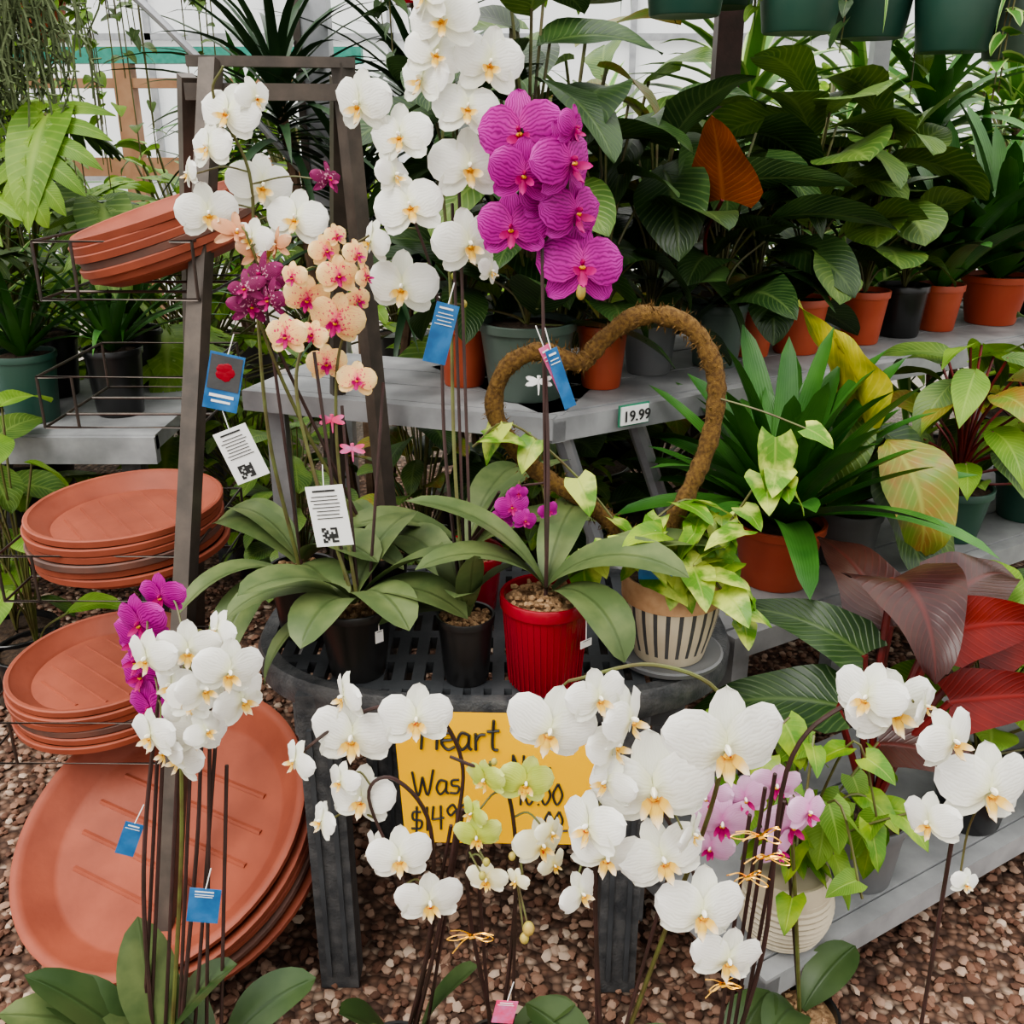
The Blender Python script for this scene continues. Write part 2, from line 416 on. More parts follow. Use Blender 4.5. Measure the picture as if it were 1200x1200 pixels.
# ------------------------------------------------------------------ orchids
def orchid_leaves(b, x, y, z, n, L, W, az0=0, el=.9, droop=1.3, mat='orchid_leaf'):
    for i in range(n):
        az = az0+(i % 2)*pi+R.uniform(-.6, .6)+(i//2)*.25
        k = 1-.08*(i//2)
        b.leaf((x+.008*cos(az), y+.008*sin(az), z+.003*i), az, el+.12*(i//2)+R.uniform(-.15,.15), L*k*R.uniform(.85,1.1), W*R.uniform(.9,1.1), droop+R.uniform(-.25,.35), mat, 'orch', .22, R.uniform(-.25,.25), .01, 0, 12, 3)
def clip_stake(b, a, c, r=.0026, mat='stem_dark'):
    b.tube([a, (V3(a)+V3(c))/2, c], r, mat, 6)
def orchid(name, potspec, leaves, stems, blooms, stakes=(), buds=(), extra=None):
    b = B()
    if potspec: pot(b, *potspec)
    for l in leaves:
        if isinstance(l[0], str): b.leaf(l[1], l[2], l[3], l[4], l[5], l[6], 'orchid_leaf', 'orch', .2, l[7], .01, 0, 12, 3)
        else: orchid_leaves(b, *l)
    samples = []
    for st in stems:
        P = smooth(st, 7); n = len(P)
        b.tube(P, [.0033-.0015*i/n for i in range(n)], 'stem_green' if R.random() < .5 else 'stem_dark', 6)
        samples += P[int(n*.35):]
    for a, c in stakes: clip_stake(b, a, c)
    for bl in blooms:
        x, y, z, size, kind = bl[:5]
        yaw = bl[5] if len(bl) > 5 else R.choice((-1,1))*R.uniform(.1, .95)
        pit = bl[6] if len(bl) > 6 else R.uniform(-.3, .35)
        f = V3((sin(yaw)*cos(pit), -cos(yaw)*cos(pit), sin(pit)))
        c = V3((x, y, z))
        b.bloom(c, f, size, kind, R.uniform(-.3, .3), 1)
        if samples:
            q = min(samples, key=lambda s_: (s_-c).length+.3*abs(s_.z-c.z))
            k = c-f*.012
            b.tube(smooth([q, (q+k)/2+V3((0, .008, .008)), k], 4), .0014, 'stem_green', 5)
    for x, y, z, s_ in buds:
        c = V3((x, y, z)); b.ellip(c, (s_*.75, s_*.75, s_), 'bud_green', None, 8, 6)
        if samples:
            q = min(samples, key=lambda s2: (s2-c).length); b.tube([q, c], .0012, 'stem_green', 5)
    if extra: extra(b)
    return b.build(name)
def bl(lst, y, size, kind, jit=.03):
    o = []
    for e in lst:
        x, z = e[0]/100, e[1]/100
        sz = size*(e[2] if len(e) > 2 else 1)*R.uniform(.94, 1.05)
        yy = y+R.uniform(-jit, jit)
        t = (x, yy, z, sz, kind)
        if len(e) > 3: t = t+(e[3], R.uniform(-.12, .3))
        o.append(t)
    return o
TZ = .61
L_ = lambda p, az, el, L, W, dr, tw=0: ('leaf', p, az, el, L, W, dr, tw)
orchid('white_moth_orchid', (-.07,1.32,TZ,.043,.034,.11,'pot_black','bark',.012),
  [(-.07,1.32,.72,2,.14,.05,1.5,1.1,1.0), L_((-.07,1.31,.72),-2.9,.6,.14,.05,1.3), L_((-.07,1.31,.72),-.2,1.3,.12,.05,.9), L_((-.065,1.31,.72),-1.4,1.2,.15,.045,.3,.3)],
  [[(-.07,1.32,.71),(-.085,1.38,.95),(-.09,1.45,1.19),(-.10,1.48,1.34),(-.095,1.48,1.45),(-.11,1.46,1.56)],
   [(-.075,1.33,.71),(-.10,1.40,.95),(-.11,1.47,1.16),(-.15,1.48,1.30),(-.19,1.47,1.42)]],
  bl([(-9,153,.95,-.2),(-3,148,1.0,.2),(-12,146,.85),(-20.5,143,.95,-.5),(-6,142.5,.95,.2),(-15,139,.9,-.3),(-6,135,1.0,.3),(-14,130,.9,.1),(-6,125,1.0,.4),(-16,118.5,1.05,-.1),(-20,125,.65,-.9),(-11,156,.8),(-16,134,.65,.9),(-10,149,.8),(-3,121,.45,1.0),(-1,137,.5)], 1.43, .102, 'white'),
  [((-.07,1.33,.70),(-.085,1.46,1.30)),((-.06,1.33,.70),(-.075,1.46,1.32))],
  [(-.07,1.45,1.16,.006),(-.085,1.45,1.20,.005)])
orchid('cream_moth_orchid', (-.345,1.47,TZ,.055,.043,.12,'pot_black','bark',.014),
  [(-.345,1.47,.735,4,.22,.085,2.8,.75,1.5), L_((-.36,1.44,.735),-2.6,.5,.20,.09,1.5,.2), L_((-.36,1.44,.735),-2.1,.2,.22,.075,1.7), L_((-.35,1.45,.735),-1.0,.6,.19,.08,1.4)],
  [[(-.35,1.47,.73),(-.385,1.49,.95),(-.39,1.52,1.2),(-.385,1.52,1.34),(-.42,1.5,1.44),(-.40,1.49,1.48)]],
  bl([(-40,142,.85,-.2),(-43,137.5,.8,-.5),(-37,132,1.0),(-44,128.5,.9,.4),(-32,127.5,.95,-.1),(-36,144,.6,.9),(-38,125,.6),(-46,134,.5,-.9)], 1.50, .10, 'white')
  + bl([(-27,133,.55,.9)], 1.5, .10, 'purple'),
  [((-.345,1.47,.72),(-.38,1.51,1.24))], [(-.365,1.49,1.23,.012),(-.355,1.49,1.18,.009),(-.375,1.49,1.20,.008)])
orchid('burgundy_moth_orchid', (-.23,1.56,TZ,.05,.04,.11,'pot_black','bark',.014),
  [(-.23,1.56,.72,4,.22,.08,2.4,.8,1.5)],
  [[(-.24,1.56,.72),(-.33,1.51,.95),(-.38,1.49,1.12),(-.37,1.48,1.19),(-.385,1.47,1.26)]],
  bl([(-36.5,120,.85),(-38.5,115.5,.75,.5),(-35,117,.8,-.7),(-38.5,118.5,.7),(-36.5,118,.7,.2)], 1.45, .085, 'purple')
  + bl([(-40,126,.8),(-37.5,123,.75,.8),(-34.5,124,.7,-.8)], 1.46, .085, 'wilt'),
  [((-.24,1.56,.72),(-.38,1.49,1.14))])
orchid('peach_moth_orchid', (-.24,1.34,TZ,.058,.043,.12,'pot_black','bark',.014),
  [(-.24,1.34,.735,3,.22,.08,.3,.75,1.3), L_((-.25,1.33,.735),-2.75,.75,.20,.085,1.6), L_((-.24,1.32,.735),-1.9,.8,.17,.08,1.7), L_((-.235,1.33,.735),-.35,.7,.20,.085,1.5), L_((-.235,1.33,.735),-.9,.9,.17,.08,1.8), L_((-.25,1.33,.735),-2.4,.2,.19,.06,1.6,.4)],
  [[(-.24,1.34,.73),(-.29,1.38,.90),(-.315,1.40,1.04),(-.30,1.42,1.12),(-.26,1.43,1.22),(-.20,1.42,1.26)],
   [(-.235,1.34,.73),(-.255,1.38,.88),(-.26,1.40,1.0),(-.25,1.41,1.10),(-.22,1.41,1.16)]],
  bl([(-29,117.5,.85),(-25,114.5,1.05,0),(-31.5,113,.8,-.3),(-27,108,.8,.1),(-22.5,106,.75,.2),(-24,121,.8,.4),(-21,124,.6,.9),(-26,124,.65,.6),(-30,121,.6,-.4),(-28,113,.6),(-20,121,.5,1.2),(-22,117,.55,.6),(-24.5,126,.5,.8)], 1.39, .076, 'peach'),
  [((-.25,1.35,.72),(-.285,1.40,1.10)),((-.235,1.35,.72),(-.25,1.40,1.02)),((-.22,1.35,.72),(-.19,1.42,1.05))])
def magx(b):
    b.ellip((.095,1.37,1.19), (.007,.007,.012), 'bud_green')
    for k in range(40):
        a = 2*pi*k/40
        b.tube([(.05+.0545*cos(a),1.31+.0545*sin(a),TZ+.006), (.05+.063*cos(a),1.31+.063*sin(a),TZ+.128)], .0015, 'pot_red', 4, False)
    for (x, y, z) in ((.038,1.365,1.065), (-.265,1.395,1.0), (-.235,1.38,.96)):
        m = 'card_white' if x > 0 else 'tag_pink'
        b.tube([(x,y,z-.02),(x,y,z+.008)], [.001,.003], m, 6)
        for a in (.35, -.25, pi-.35, pi+.25):
            b.petal(Matrix.Rotation(radians(90), 3, 'X'), V3((x, y-.002, z)), a, .02, .008, 0, 0, 0, m, 4, 1)
orchid('magenta_moth_orchid', (.05,1.31,TZ,.066,.053,.15,'pot_red','bark',.02),
  [L_((.05,1.31,.765),-2.9,.95,.22,.07,1.5), L_((.05,1.31,.765),3.0,1.1,.26,.065,1.2), L_((.05,1.31,.765),-.35,.95,.24,.08,1.55,.2), L_((.06,1.31,.765),.1,.75,.28,.075,1.2), L_((.06,1.30,.765),-.9,.6,.19,.08,2.0), L_((.05,1.32,.765),1.2,1.0,.2,.07,1.2)],
  [[(.05,1.31,.75),(.052,1.34,.95),(.045,1.37,1.12),(.038,1.39,1.28),(.03,1.38,1.35),(.012,1.37,1.40)],
   [(.04,1.39,1.25),(.07,1.38,1.30),(.075,1.37,1.37)]],
  bl([(1,139.5,1.08,-.15),(1.5,134.5,.9,.1),(7.5,136,.95,.75),(0,127.5,.95,-.2),(8.5,129.5,1.0,.7),(9.5,122.5,1.1,.1),(8,140,.6,1.0),(4.5,131,.7,.5)], 1.36, .108, 'magenta', .02),
  [((.052,1.32,.74),(.04,1.385,1.30))], [], magx)
orchid('miniature_pink_orchid', (-.08,1.56,TZ,.064,.052,.11,'pot_red','bark',.018),
  [(-.08,1.56,.72,5,.26,.065,.3,.8,1.3)],
  [[(-.08,1.56,.72),(-.04,1.48,.80),(0,1.42,.88),(.05,1.40,.90)]],
  bl([(0,87,1.0,0),(-1.5,84.5,.8,-.2),(2,85,.8,.3),(5.5,86,.7,.3),(1,89,.6,.1)], 1.38, .05, 'magenta', .01),
  [((-.08,1.56,.72),(-.02,1.44,.87))])

# ---- front row orchids standing on the ground
def bow(b, x, y, z, s):
    for k in range(6):
        a = R.uniform(-.7, .7)+(k % 2)*pi; e = R.uniform(-.6, .7); l = R.uniform(.5, 1)
        q = V3((cos(a)*cos(e), -.3*abs(sin(a))-.15, sin(e)))*s*l
        o = V3((x, y, z)); w = V3((0, 0, .16*s*R.uniform(.4,1)))
        if k < 3: b.tube(smooth([o, o+q*.6+w, o+q*1.0, o+q*.6-w, o], 4), .0009, 'gold', 4)
        else: b.tube(smooth([o, o+q*.5+w, o+q], 4), .0009, 'gold', 4)
    b.tube([(x-.003,y-.004,z),(x+.003,y-.004,z+.002)], .003, 'gold', 6)
DK = 'orchid_leaf_dark'
orchid('white_cascade_orchid', (-.50,1.00,0,.08,.06,.17,'pot_black','bark'),
  [(-.50,1.00,.17,5,.22,.085,2.9,1.1,.9,DK),(-.42,1.02,.17,2,.18,.08,.1,1.0,1.2,DK), L_((-.50,1.0,.2),-2.9,.9,.22,.085,.7), L_((-.49,1.0,.2),2.0,1.4,.20,.08,.3)],
  [[(-.50,1.0,.17),(-.49,1.03,.45),(-.46,1.06,.66),(-.42,1.06,.80),(-.37,1.05,.83),(-.32,1.04,.79)],
   [(-.48,1.0,.17),(-.44,1.05,.5),(-.42,1.07,.72),(-.40,1.06,.80),(-.44,1.04,.82)],
   [(-.47,1.0,.17),(-.42,1.05,.5),(-.40,1.07,.66),(-.38,1.07,.72)]],
  bl([(-42.5,82.5,.8,-.4),(-38,83,.85,.2),(-33,81,.95,.5),(-41,77.5,.8,-.5),(-32.5,76,.85,.9),(-43,72.5,.8,-.6),(-39,70.5,.9,.5),(-41.5,66.5,.8,-.7),(-38,77,.7,.1),(-36,79,.8,.8),(-42,69.5,.7),(-40,74,.7,.7),(-35,84.5,.6),(-36.5,73,.6,.9)], 1.02, .085, 'white')
  + bl([(-46,83,.85,-.3),(-47.5,79.5,.9,-.4),(-47.5,74.5,.85,-.3),(-46.5,70.5,.85,-.3),(-43.5,86,.75,-.2),(-47.5,77,.85,-.6)], 1.09, .085, 'magenta', .01),
  [((-.52,1.0,.17),(-.46,1.07,.64)),((-.51,1.0,.17),(-.45,1.07,.66)),((-.49,1.0,.17),(-.43,1.07,.66)),((-.47,1.0,.17),(-.42,1.07,.62)),((-.45,1.0,.17),(-.385,1.08,.66)),((-.43,1.0,.17),(-.39,1.07,.66)),((-.41,1.0,.17),(-.375,1.08,.62))])
orchid('white_butterfly_orchid', (-.17,1.03,0,.065,.05,.15,'pot_black','bark'),
  [(-.15,1.03,.15,2,.20,.08,.2,1.25,.8,DK), L_((-.12,1.0,.17),-2.2,1.2,.19,.08,.6)],
  [[(-.15,1.03,.15),(-.10,1.0,.40),(-.07,.98,.59),(-.06,.98,.70),(-.10,.97,.78),(-.18,.97,.77),(-.25,.96,.72)],
   [(-.16,1.03,.15),(-.11,1.0,.40),(-.10,.98,.60),(-.14,.97,.68),(-.17,.96,.66),(-.13,.95,.54)]],
  bl([(-18.5,74.5,1.08,-.05),(-11,77,1.0,.15),(-18,65.5,.95,-.1),(-13.5,58.5,.9,.1),(-10,52.5,.9,.2),(-19,80,.7,-1.0),(-25,72,.6,-.9),(-23,62,.6,-.9),(-16.5,58,.6,-.9),(-20,69,.5,-.6)], .95, .088, 'white', .02),
  [((-.15,1.03,.15),(-.075,.985,.60)),((-.13,1.03,.15),(-.06,.99,.62))])
orchid('white_giant_orchid', (.13,1.0,0,.065,.05,.15,'pot_black','bark'),
  [(.13,1.0,.15,2,.16,.08,-.2,1.0,1.0,DK)],
  [[(.14,1.0,.15),(.20,.98,.45),(.235,.94,.68),(.23,.92,.82),(.15,.91,.87),(.06,.91,.85)],
   [(.13,1.0,.15),(.11,.97,.40),(.10,.94,.60),(.12,.92,.72),(.17,.91,.68),(.22,.91,.57),(.25,.91,.47)]],
  bl([(4,81,.85,-.1),(12.5,81.5,.7,1.0),(9,85,.6,.4),(11,77.5,.7,1.0),(23,78,1.15,.05),(15.5,72.5,1.15,-.05),(17,63.5,.9,.1),(22,55.5,.9,.1),(25.5,48.5,.8,.1),(8.5,68,.75,-.8),(10.5,64.5,.7,.1),(8,57.5,.5,.7),(10.5,73,.6,-.9),(20,67,.5,1.0)], .89, .112, 'white', .02),
  [((.14,1.0,.15),(.205,.96,.62)),((.12,1.0,.15),(.10,.95,.6))])
def goldx(b):
    for p in ((.29,.93,.63,.04),(.28,.93,.57,.035),(-.05,.95,.46,.04),(.27,.95,.38,.035),(.30,.93,.60,.03)): bow(b, *p)
orchid('white_arching_orchid', (.31,1.02,0,.065,.05,.15,'pot_black','bark'),
  [(.31,1.02,.15,2,.14,.07,.3,.9,1.0,DK)],
  [[(.31,1.02,.15),(.33,.99,.40),(.325,.97,.69),(.38,.97,.78),(.45,.97,.79),(.53,.96,.73),(.55,.95,.66)]],
  bl([(39.5,81,.8,-.7),(43,79,1.08,.2),(49,76.5,.85,.4),(55,69,1.1,.1),(49,64,.7,-.9),(46,80,.5,.9),(54.5,55.5,.4,.2)], .93, .098, 'white', .02),
  [((.31,1.02,.15),(.315,.98,.68)),((.30,1.02,.15),(.305,.98,.66)),((.32,1.02,.15),(.33,.98,.64)),((.29,1.02,.15),(.29,.98,.62)),((.57,1.0,0),(.53,.96,.66))], [], goldx)
orchid('green_moth_orchid', (-.02,1.05,0,.06,.045,.14,'pot_black','bark'),
  [(-.02,1.05,.14,2,.14,.065,.4,1.0,1.1,DK)],
  [[(-.02,1.05,.14),(.0,1.0,.40),(.005,.96,.58),(-.01,.94,.70),(-.05,.93,.73),(-.07,.93,.74)],
   [(-.02,1.05,.14),(-.05,1.0,.40),(-.055,.96,.56),(-.04,.94,.64)]],
  bl([(-3,71.5,.8,-.6),(1.5,71,1.0,.1),(-4,64.5,.85,-.1),(-4.5,67.5,.6,-.8)], .92, .066, 'green', .01)
  + bl([(3.5,61,1.0,.5),(-3,56.5,.8,-.2),(4.5,64,.6,.8),(5,58,.6,.6),(0.5,57,.5,-.7)], .93, .066, 'cream', .01),
  [((-.03,1.05,.14),(-.045,.96,.62)),((.0,1.05,.14),(.005,.96,.55))],
  [(.02,.92,.50,.010),(.015,.92,.485,.008),(-.03,.92,.60,.006),(-.035,.92,.58,.006),(-.02,.92,.74,.005),(0,.93,.60,.006)])
orchid('lavender_moth_orchid', (.44,1.12,0,.06,.045,.14,'pot_black','bark'),
  [(.44,1.12,.14,2,.14,.07,.4,.9,1.1,DK)],
  [[(.44,1.12,.14),(.40,1.1,.40),(.38,1.1,.52),(.35,1.09,.58),(.29,1.08,.56)]],
  bl([(28,54,1.0,-.2),(38,52,1.1,.3),(35,59,.9,0),(27,49,.8,-.5),(36,49,.8,.4),(31,57,.9,0),(39,56,.8,.5),(26,57,.8,-.5)], 1.08, .08, 'lavender', .02),
  [((.44,1.12,.14),(.37,1.1,.55))])

# ------------------------------------------------------------------ heart topiary
b = B()
px, py = .25, 1.38
M = T(px, py, TZ)
b.lathe([(0,0),(.066,0),(.083,.008),(.086,.016),(.082,.018),(.066,.012),(0,.012)], 'pot_grey', M, 36)
nseg = 72
pr = [(.055,.013),(.060,.03),(.068,.06),(.074,.09),(.077,.112)]
rows = [[M@V3((r*cos(2*pi*j/nseg), r*sin(2*pi*j/nseg), z)) for j in range(nseg)] for r, z in pr]
for i in range(len(rows)-1):
    for j in range(nseg):
        k = (j+1) % nseg
        m = 'stripe_dark' if j % 3 == 0 and i > 0 else 'pot_cream'
        b.grid([[rows[i][j], rows[i][k]], [rows[i+1][j], rows[i+1][k]]], [[(0,0),(0,1)],[(1,0),(1,1)]], m)
b.lathe([(.077,.112),(.079,.113),(.080,.15),(.078,.153),(.074,.152),(.073,.138)], 'pot_wood_rim', M, 36)
b.lathe([(0,.142),(.03,.144),(.073,.139)], 'soil', M, 24)
hp = [(.225,1.40,.74),(.19,1.42,.79),(.12,1.44,.85),(.03,1.45,.91),(-.025,1.45,.99),(-.012,1.45,1.06),(.04,1.45,1.09),(.10,1.44,1.075),(.135,1.44,1.11),(.19,1.44,1.145),(.26,1.43,1.13),(.30,1.42,1.06),(.297,1.41,.97),(.27,1.40,.89),(.24,1.395,.82),(.235,1.39,.74)]
P = smooth(hp, 9)
b.tube(P, [.014+R.uniform(-.002,.002) for _ in P], 'moss', 10)
for i in range(3600):
    q = R.choice(P); d = V3((R.gauss(0,1), R.gauss(0,1), R.gauss(0,1))).normalized()
    a = q+d*.012+V3((R.uniform(-.006,.006),)*3); e = a+V3((d.y, -d.x, d.z))*R.uniform(.004,.008)+d*.005
    k = b.mi('moss'); b0 = len(b.V); o = d.cross(V3((.3,.2,.9))).normalized()*.0014
    b.V += [tuple(a-o), tuple(a+o), tuple(e)]; b.U += [(0,0),(0,1),(1,0)]; b.F.append((b0,b0+1,b0+2)); b.M.append(k)
def vine_leaf(b, p, size, mat, az=None, el=None):
    az = R.uniform(-pi*1.02, pi*.02) if az is None else az
    el = R.uniform(-.9, .2) if el is None else el
    b.leaf(p, az, el, size, size*.82, .7, mat, 'pothos', .12, R.uniform(-.5,.5), .02, .14, 9, 3)
vines = [[(.25,1.38,.75),(.31,1.35,.80),(.345,1.33,.75),(.35,1.32,.68)],
         [(.24,1.38,.75),(.18,1.33,.82),(.12,1.33,.83),(.10,1.34,.78)],
         [(.26,1.37,.75),(.33,1.36,.86),(.38,1.35,.95),(.40,1.34,.90)],
         [(.22,1.38,.75),(.12,1.42,.88),(0,1.44,.98),(-.06,1.42,.95)],
         [(.25,1.37,.75),(.26,1.32,.80),(.30,1.30,.78),(.33,1.30,.72)],
         [(.24,1.37,.75),(.30,1.40,.84),(.26,1.38,.88),(.20,1.37,.84)]]
for v in vines:
    S = smooth(v, 6); b.tube(S, .002, 'stem_green', 5)
    for i in range(4, len(S), 3):
        vine_leaf(b, S[i]+V3((0,-.005,0)), R.uniform(.05,.08), 'variegated_leaf')
for k in range(24): vine_leaf(b, (.255+R.uniform(-.07,.085), 1.36+R.uniform(-.05,.03), .79+R.uniform(-.01,.08)), R.uniform(.05,.075), R.choice(('variegated_leaf','pothos_leaf')))
vine_leaf(b, (.375,1.34,.99), .10, 'variegated_leaf', -1.6, -1.1)
vine_leaf(b, (.385,1.34,.93), .07, 'pothos_leaf', -.4, -.6)
b.tube(smooth([(.30,1.41,1.03),(.36,1.37,1.02),(.42,1.35,1.0)],5), .0015, 'stem_green', 4)
vine_leaf(b, (.42,1.35,1.0), .05, 'variegated_leaf', -.6, -.2)
b.build('heart_shaped_vine_topiary')

# ------------------------------------------------------------------ display table
b = B()
cx, cy, ax, ay, ex = -.03, 1.50, .395, .25, 2.5
def outl(a, k=1.0):
    c_, s_ = cos(a), sin(a)
    return (cx+ax*k*math.copysign(abs(c_)**(2/ex), c_), cy+ay*k*math.copysign(abs(s_)**(2/ex), s_))
n = 96
def ring(k, z): return [V3((*outl(2*pi*j/n, k), z)) for j in range(n)]
rw = [ring(.93,TZ-.045), ring(.985,TZ-.05), ring(1.0,TZ-.045), ring(1.005,TZ-.012), ring(.99,TZ), ring(.93,TZ), ring(.925,TZ-.01), ring(.925,TZ-.045)]
b.grid(rw, [[(i/8, j/n) for j in range(n)] for i in range(8)], 'table_rim', True)
def halfy(x):
    u = abs(x-cx)/(ax*.935)
    return 0 if u >= 1 else ay*.935*(1-u**ex)**(1/ex)
x = cx-ax*.92
while x < cx+ax*.92:
    h = min(halfy(x-.009), halfy(x+.009))
    if h > .01: b.box((x, cy, TZ-.010), (.019, 2*h, .018), 'table_plastic')
    x += .031
for yy in [cy-.20, cy-.12, cy-.04, cy+.04, cy+.12, cy+.20]:
    u = abs(yy-cy)/(ay*.93); h = ax*.93*(1-u**ex)**(1/ex)
    b.box((cx, yy, TZ-.0115), (2*h, .024, .02), 'table_plastic')
for lx, ly in ((-.30,1.32),(.18,1.31),(-.26,1.68),(.20,1.68)):
    b.box((lx, ly, (TZ-.02)/2), (.065, .05, TZ-.02), 'table_rim')
    for sx in (-.015, .015): b.box((lx+sx, ly-.027, .28), (.008,.006,.5), 'table_plastic')
b.box((cx,1.33,TZ-.06), (.6,.03,.05), 'table_plastic')
b.build('round_plastic_display_table', None)

# yellow price sign with handwritten marker strokes
b = B()
b.grid([[V3((-.175+.295*j/8+.01*i/6, 1.232-.002*(i/6), .605-.235*i/6-.006*j/8)) for j in range(9)] for i in range(7)], [[(i/6, j/8) for j in range(9)] for i in range(7)], 'sign_yellow')
GL = {'H':(.7,[[(0,0),(.1,1)],[(.55,0),(.62,1)],[(.05,.5),(.6,.55)]]),
 'e':(.55,[[(.05,.3),(.42,.35),(.33,.56),(.1,.48),(.05,.2),(.25,0),(.5,.1)]]),
 'a':(.6,[[(.45,.5),(.2,.56),(.05,.25),(.2,0),(.43,.2),(.47,.5),(.45,.1),(.55,0)]]),
 'r':(.5,[[(.1,.55),(.1,0)],[(.1,.3),(.25,.5),(.45,.52)]]),
 't':(.5,[[(.25,1),(.2,.12),(.4,0)],[(0,.62),(.45,.66)]]),
 'W':(.95,[[(0,1),(.2,0),(.42,.75)],[(.42,.75),(.62,0),(.88,1)]]),
 'N':(.7,[[(0,0),(.05,1)],[(.05,1),(.5,0)],[(.5,0),(.55,1)]]),
 's':(.5,[[(.4,.52),(.12,.52),(.1,.33),(.38,.24),(.32,0),(0,.03)]]),
 'o':(.5,[[(.2,.5),(.02,.25),(.2,0),(.4,.25),(.2,.5)]]),
 'w':(.65,[[(0,.5),(.15,0),(.3,.4)],[(.3,.4),(.42,0),(.58,.52)]]),
 '$':(.6,[[(.45,.8),(.12,.82),(.1,.52),(.45,.42),(.4,.12),(0,.15)],[(.28,1.05),(.22,-.08)]]),
 '1':(.3,[[(.12,1),(.1,0)]]), '4':(.65,[[(.1,1),(.03,.45)],[(.03,.45),(.55,.48)],[(.42,1),(.4,0)]]),
 '9':(.55,[[(.45,.75),(.28,1),(.05,.78),(.2,.55),(.44,.72),(.40,0)]]),
 '0':(.6,[[(.25,1),(.02,.5),(.22,0),(.48,.45),(.28,1)]]), '.':(.2,[[(.08,.03),(.1,0)]]), ' ':(.4,[]),
 'O':(.8,[[(.35,1),(.03,.5),(.3,0),(.68,.45),(.38,1)]]), 'd':(.6,[[(.42,.45),(.15,.5),(.05,.2),(.25,0),(.42,.3),(.46,1),(.46,0)]]),
 '_':(1,[[(0,0),(1,.05)]])}
def write(b, s, x, z, size, slope=0, r=.0019):
    for ch in s:
        w, st = GL[ch]
        for l in st:
            pts = [(x+p[0]*size*.8, 1.2295, z+p[1]*size+slope*(x+p[0]*size)) for p in l]
            b.tube(smooth(pts, 5), r, 'card_ink', 5)
        x += w*size*.8
write(b, 'Heart', -.135, .538, .052, -.02, .0024)
write(b, 'Was', -.150, .470, .045, .1)
write(b, '$1499', -.155, .405, .044, .1)
write(b, 'Now', .0, .490, .04, -.05)
write(b, '10.00', .01, .440, .038, 0)
write(b, '00', .05, .395, .032); write(b, '_', .03, .388, .07)
sign = b.build('yellow_price_sign')
def text(s, loc, size, mat, parent, rz=0, shear=.0, offs=.0004):
    c = bpy.data.curves.new('lettering', 'FONT'); c.body = s; c.size = size; c.extrude = .0004; c.shear = shear; c.offset = offs
    c.resolution_u = 4; c.materials.append(MATS[mat])
    o = bpy.data.objects.new('lettering', c); scene.collection.objects.link(o)
    o.location = loc; o.rotation_euler = (radians(90), 0, rz); o.parent = parent; return o

# ------------------------------------------------------------------ stepped plant benches (right)
D = V3((.857,.515,0)); Nn = V3((-.515,.857,0))
RotD = Matrix((D, Nn, V3((0,0,1)))).transposed()
def bench(b, p0, L, depth, z, legs):
    p0 = V3(p0)
    b.box(p0+D*(L/2)+Nn*.015+V3((0,0,z-.026)), (L, .03, .045), 'shelf_grey', RotD)
    nb = 3; w = (depth-.03)/nb
    for i in range(nb):
        q = p0+D*(L/2)+Nn*(.03+w*(i+.5)); b.box((q.x,q.y,z-.012), (L, w-.006, .022), 'shelf_grey', RotD)
    b.box(p0+D*(.015)+Nn*(depth/2)+V3((0,0,z-.03)), (.03, depth, .04), 'shelf_grey', RotD)
    for l in legs:
        q = p0+D*l
        for off in (.03, depth-.03):
            a = q+Nn*off; b.box((a.x,a.y,(z-.05)/2), (.04,.04,z-.05), 'shelf_grey', RotD)
b = B()
bench(b, (.385,1.125,0), 2.6, .40, .20, [.03,1.3,2.5])
bench(b, (.40,1.555,0), 2.6, .38, .55, [.03,1.3,2.5])
bench(b, (.075,1.755,0), 3.2, .50, .90, [.9,2.0,3.1])
b.bar((.08,1.765,.878),(-.55,1.98,.878), .03, .042, 'shelf_grey')
for k in range(3):
    o = .07+.12*k; b.bar((.09+o*.33,1.77+o*.95,.888),(-.55+o*.33,1.985+o*.95,.888), .115, .022, 'shelf_grey')
b.box((-.5,2.02,.43),(.04,.04,.86),'shelf_grey')
b.tube([(.09,1.80,.87),(.17,1.86,.62),(.20,1.9,.0)], .018, 'galvanised', 8)
b.tube([(.24,1.9,.87),(.34,2.0,.6),(.36,2.03,.0)], .018, 'galvanised', 8)
b.build('stepped_plant_bench', None)
b = B(); Rr = RotD
b.box((.235,1.835,.885),(.072,.004,.042),'tag_green',Rr); b.box((.2365,1.832,.885),(.066,.003,.036),'card_white',Rr)
pt_ = b.build('shelf_price_tag', None)
text('19.99', (.213,1.814,.874), .030, 'card_ink', pt_, math.atan2(.515,.857))

# ------------------------------------------------------------------ bench plants
def stemmed(b, x, y, z, n, h0, h1, rad, L, W, mat, prof, droop=.9, el=(.1,.8), stem='stem_green', back=.12, wav=.02, fold=.15, azr=None, rs=.003, mats=None):
    for i in range(n):
        az = (R.uniform(*azr) if azr else i*2.4+R.uniform(-.3,.3))
        f = i/max(1, n-1); h = h0+(h1-h0)*f; rr = rad*(1-.5*f)*R.uniform(.6,1.1)
        e = V3((x+rr*cos(az), y+rr*sin(az), z+h))
        b.tube(smooth([(x,y,z), (x+rr*.3*cos(az), y+rr*.3*sin(az), z+h*.6), e], 4), rs, stem, 5)
        l = L*R.uniform(.75,1.15)
        b.leaf(e, az, R.uniform(*el), l, W*l/L*R.uniform(.9,1.1), droop*R.uniform(.6,1.4), R.choice(mats) if mats else mat, prof, fold, R.uniform(-.5,.5), wav, back, 12, 3)
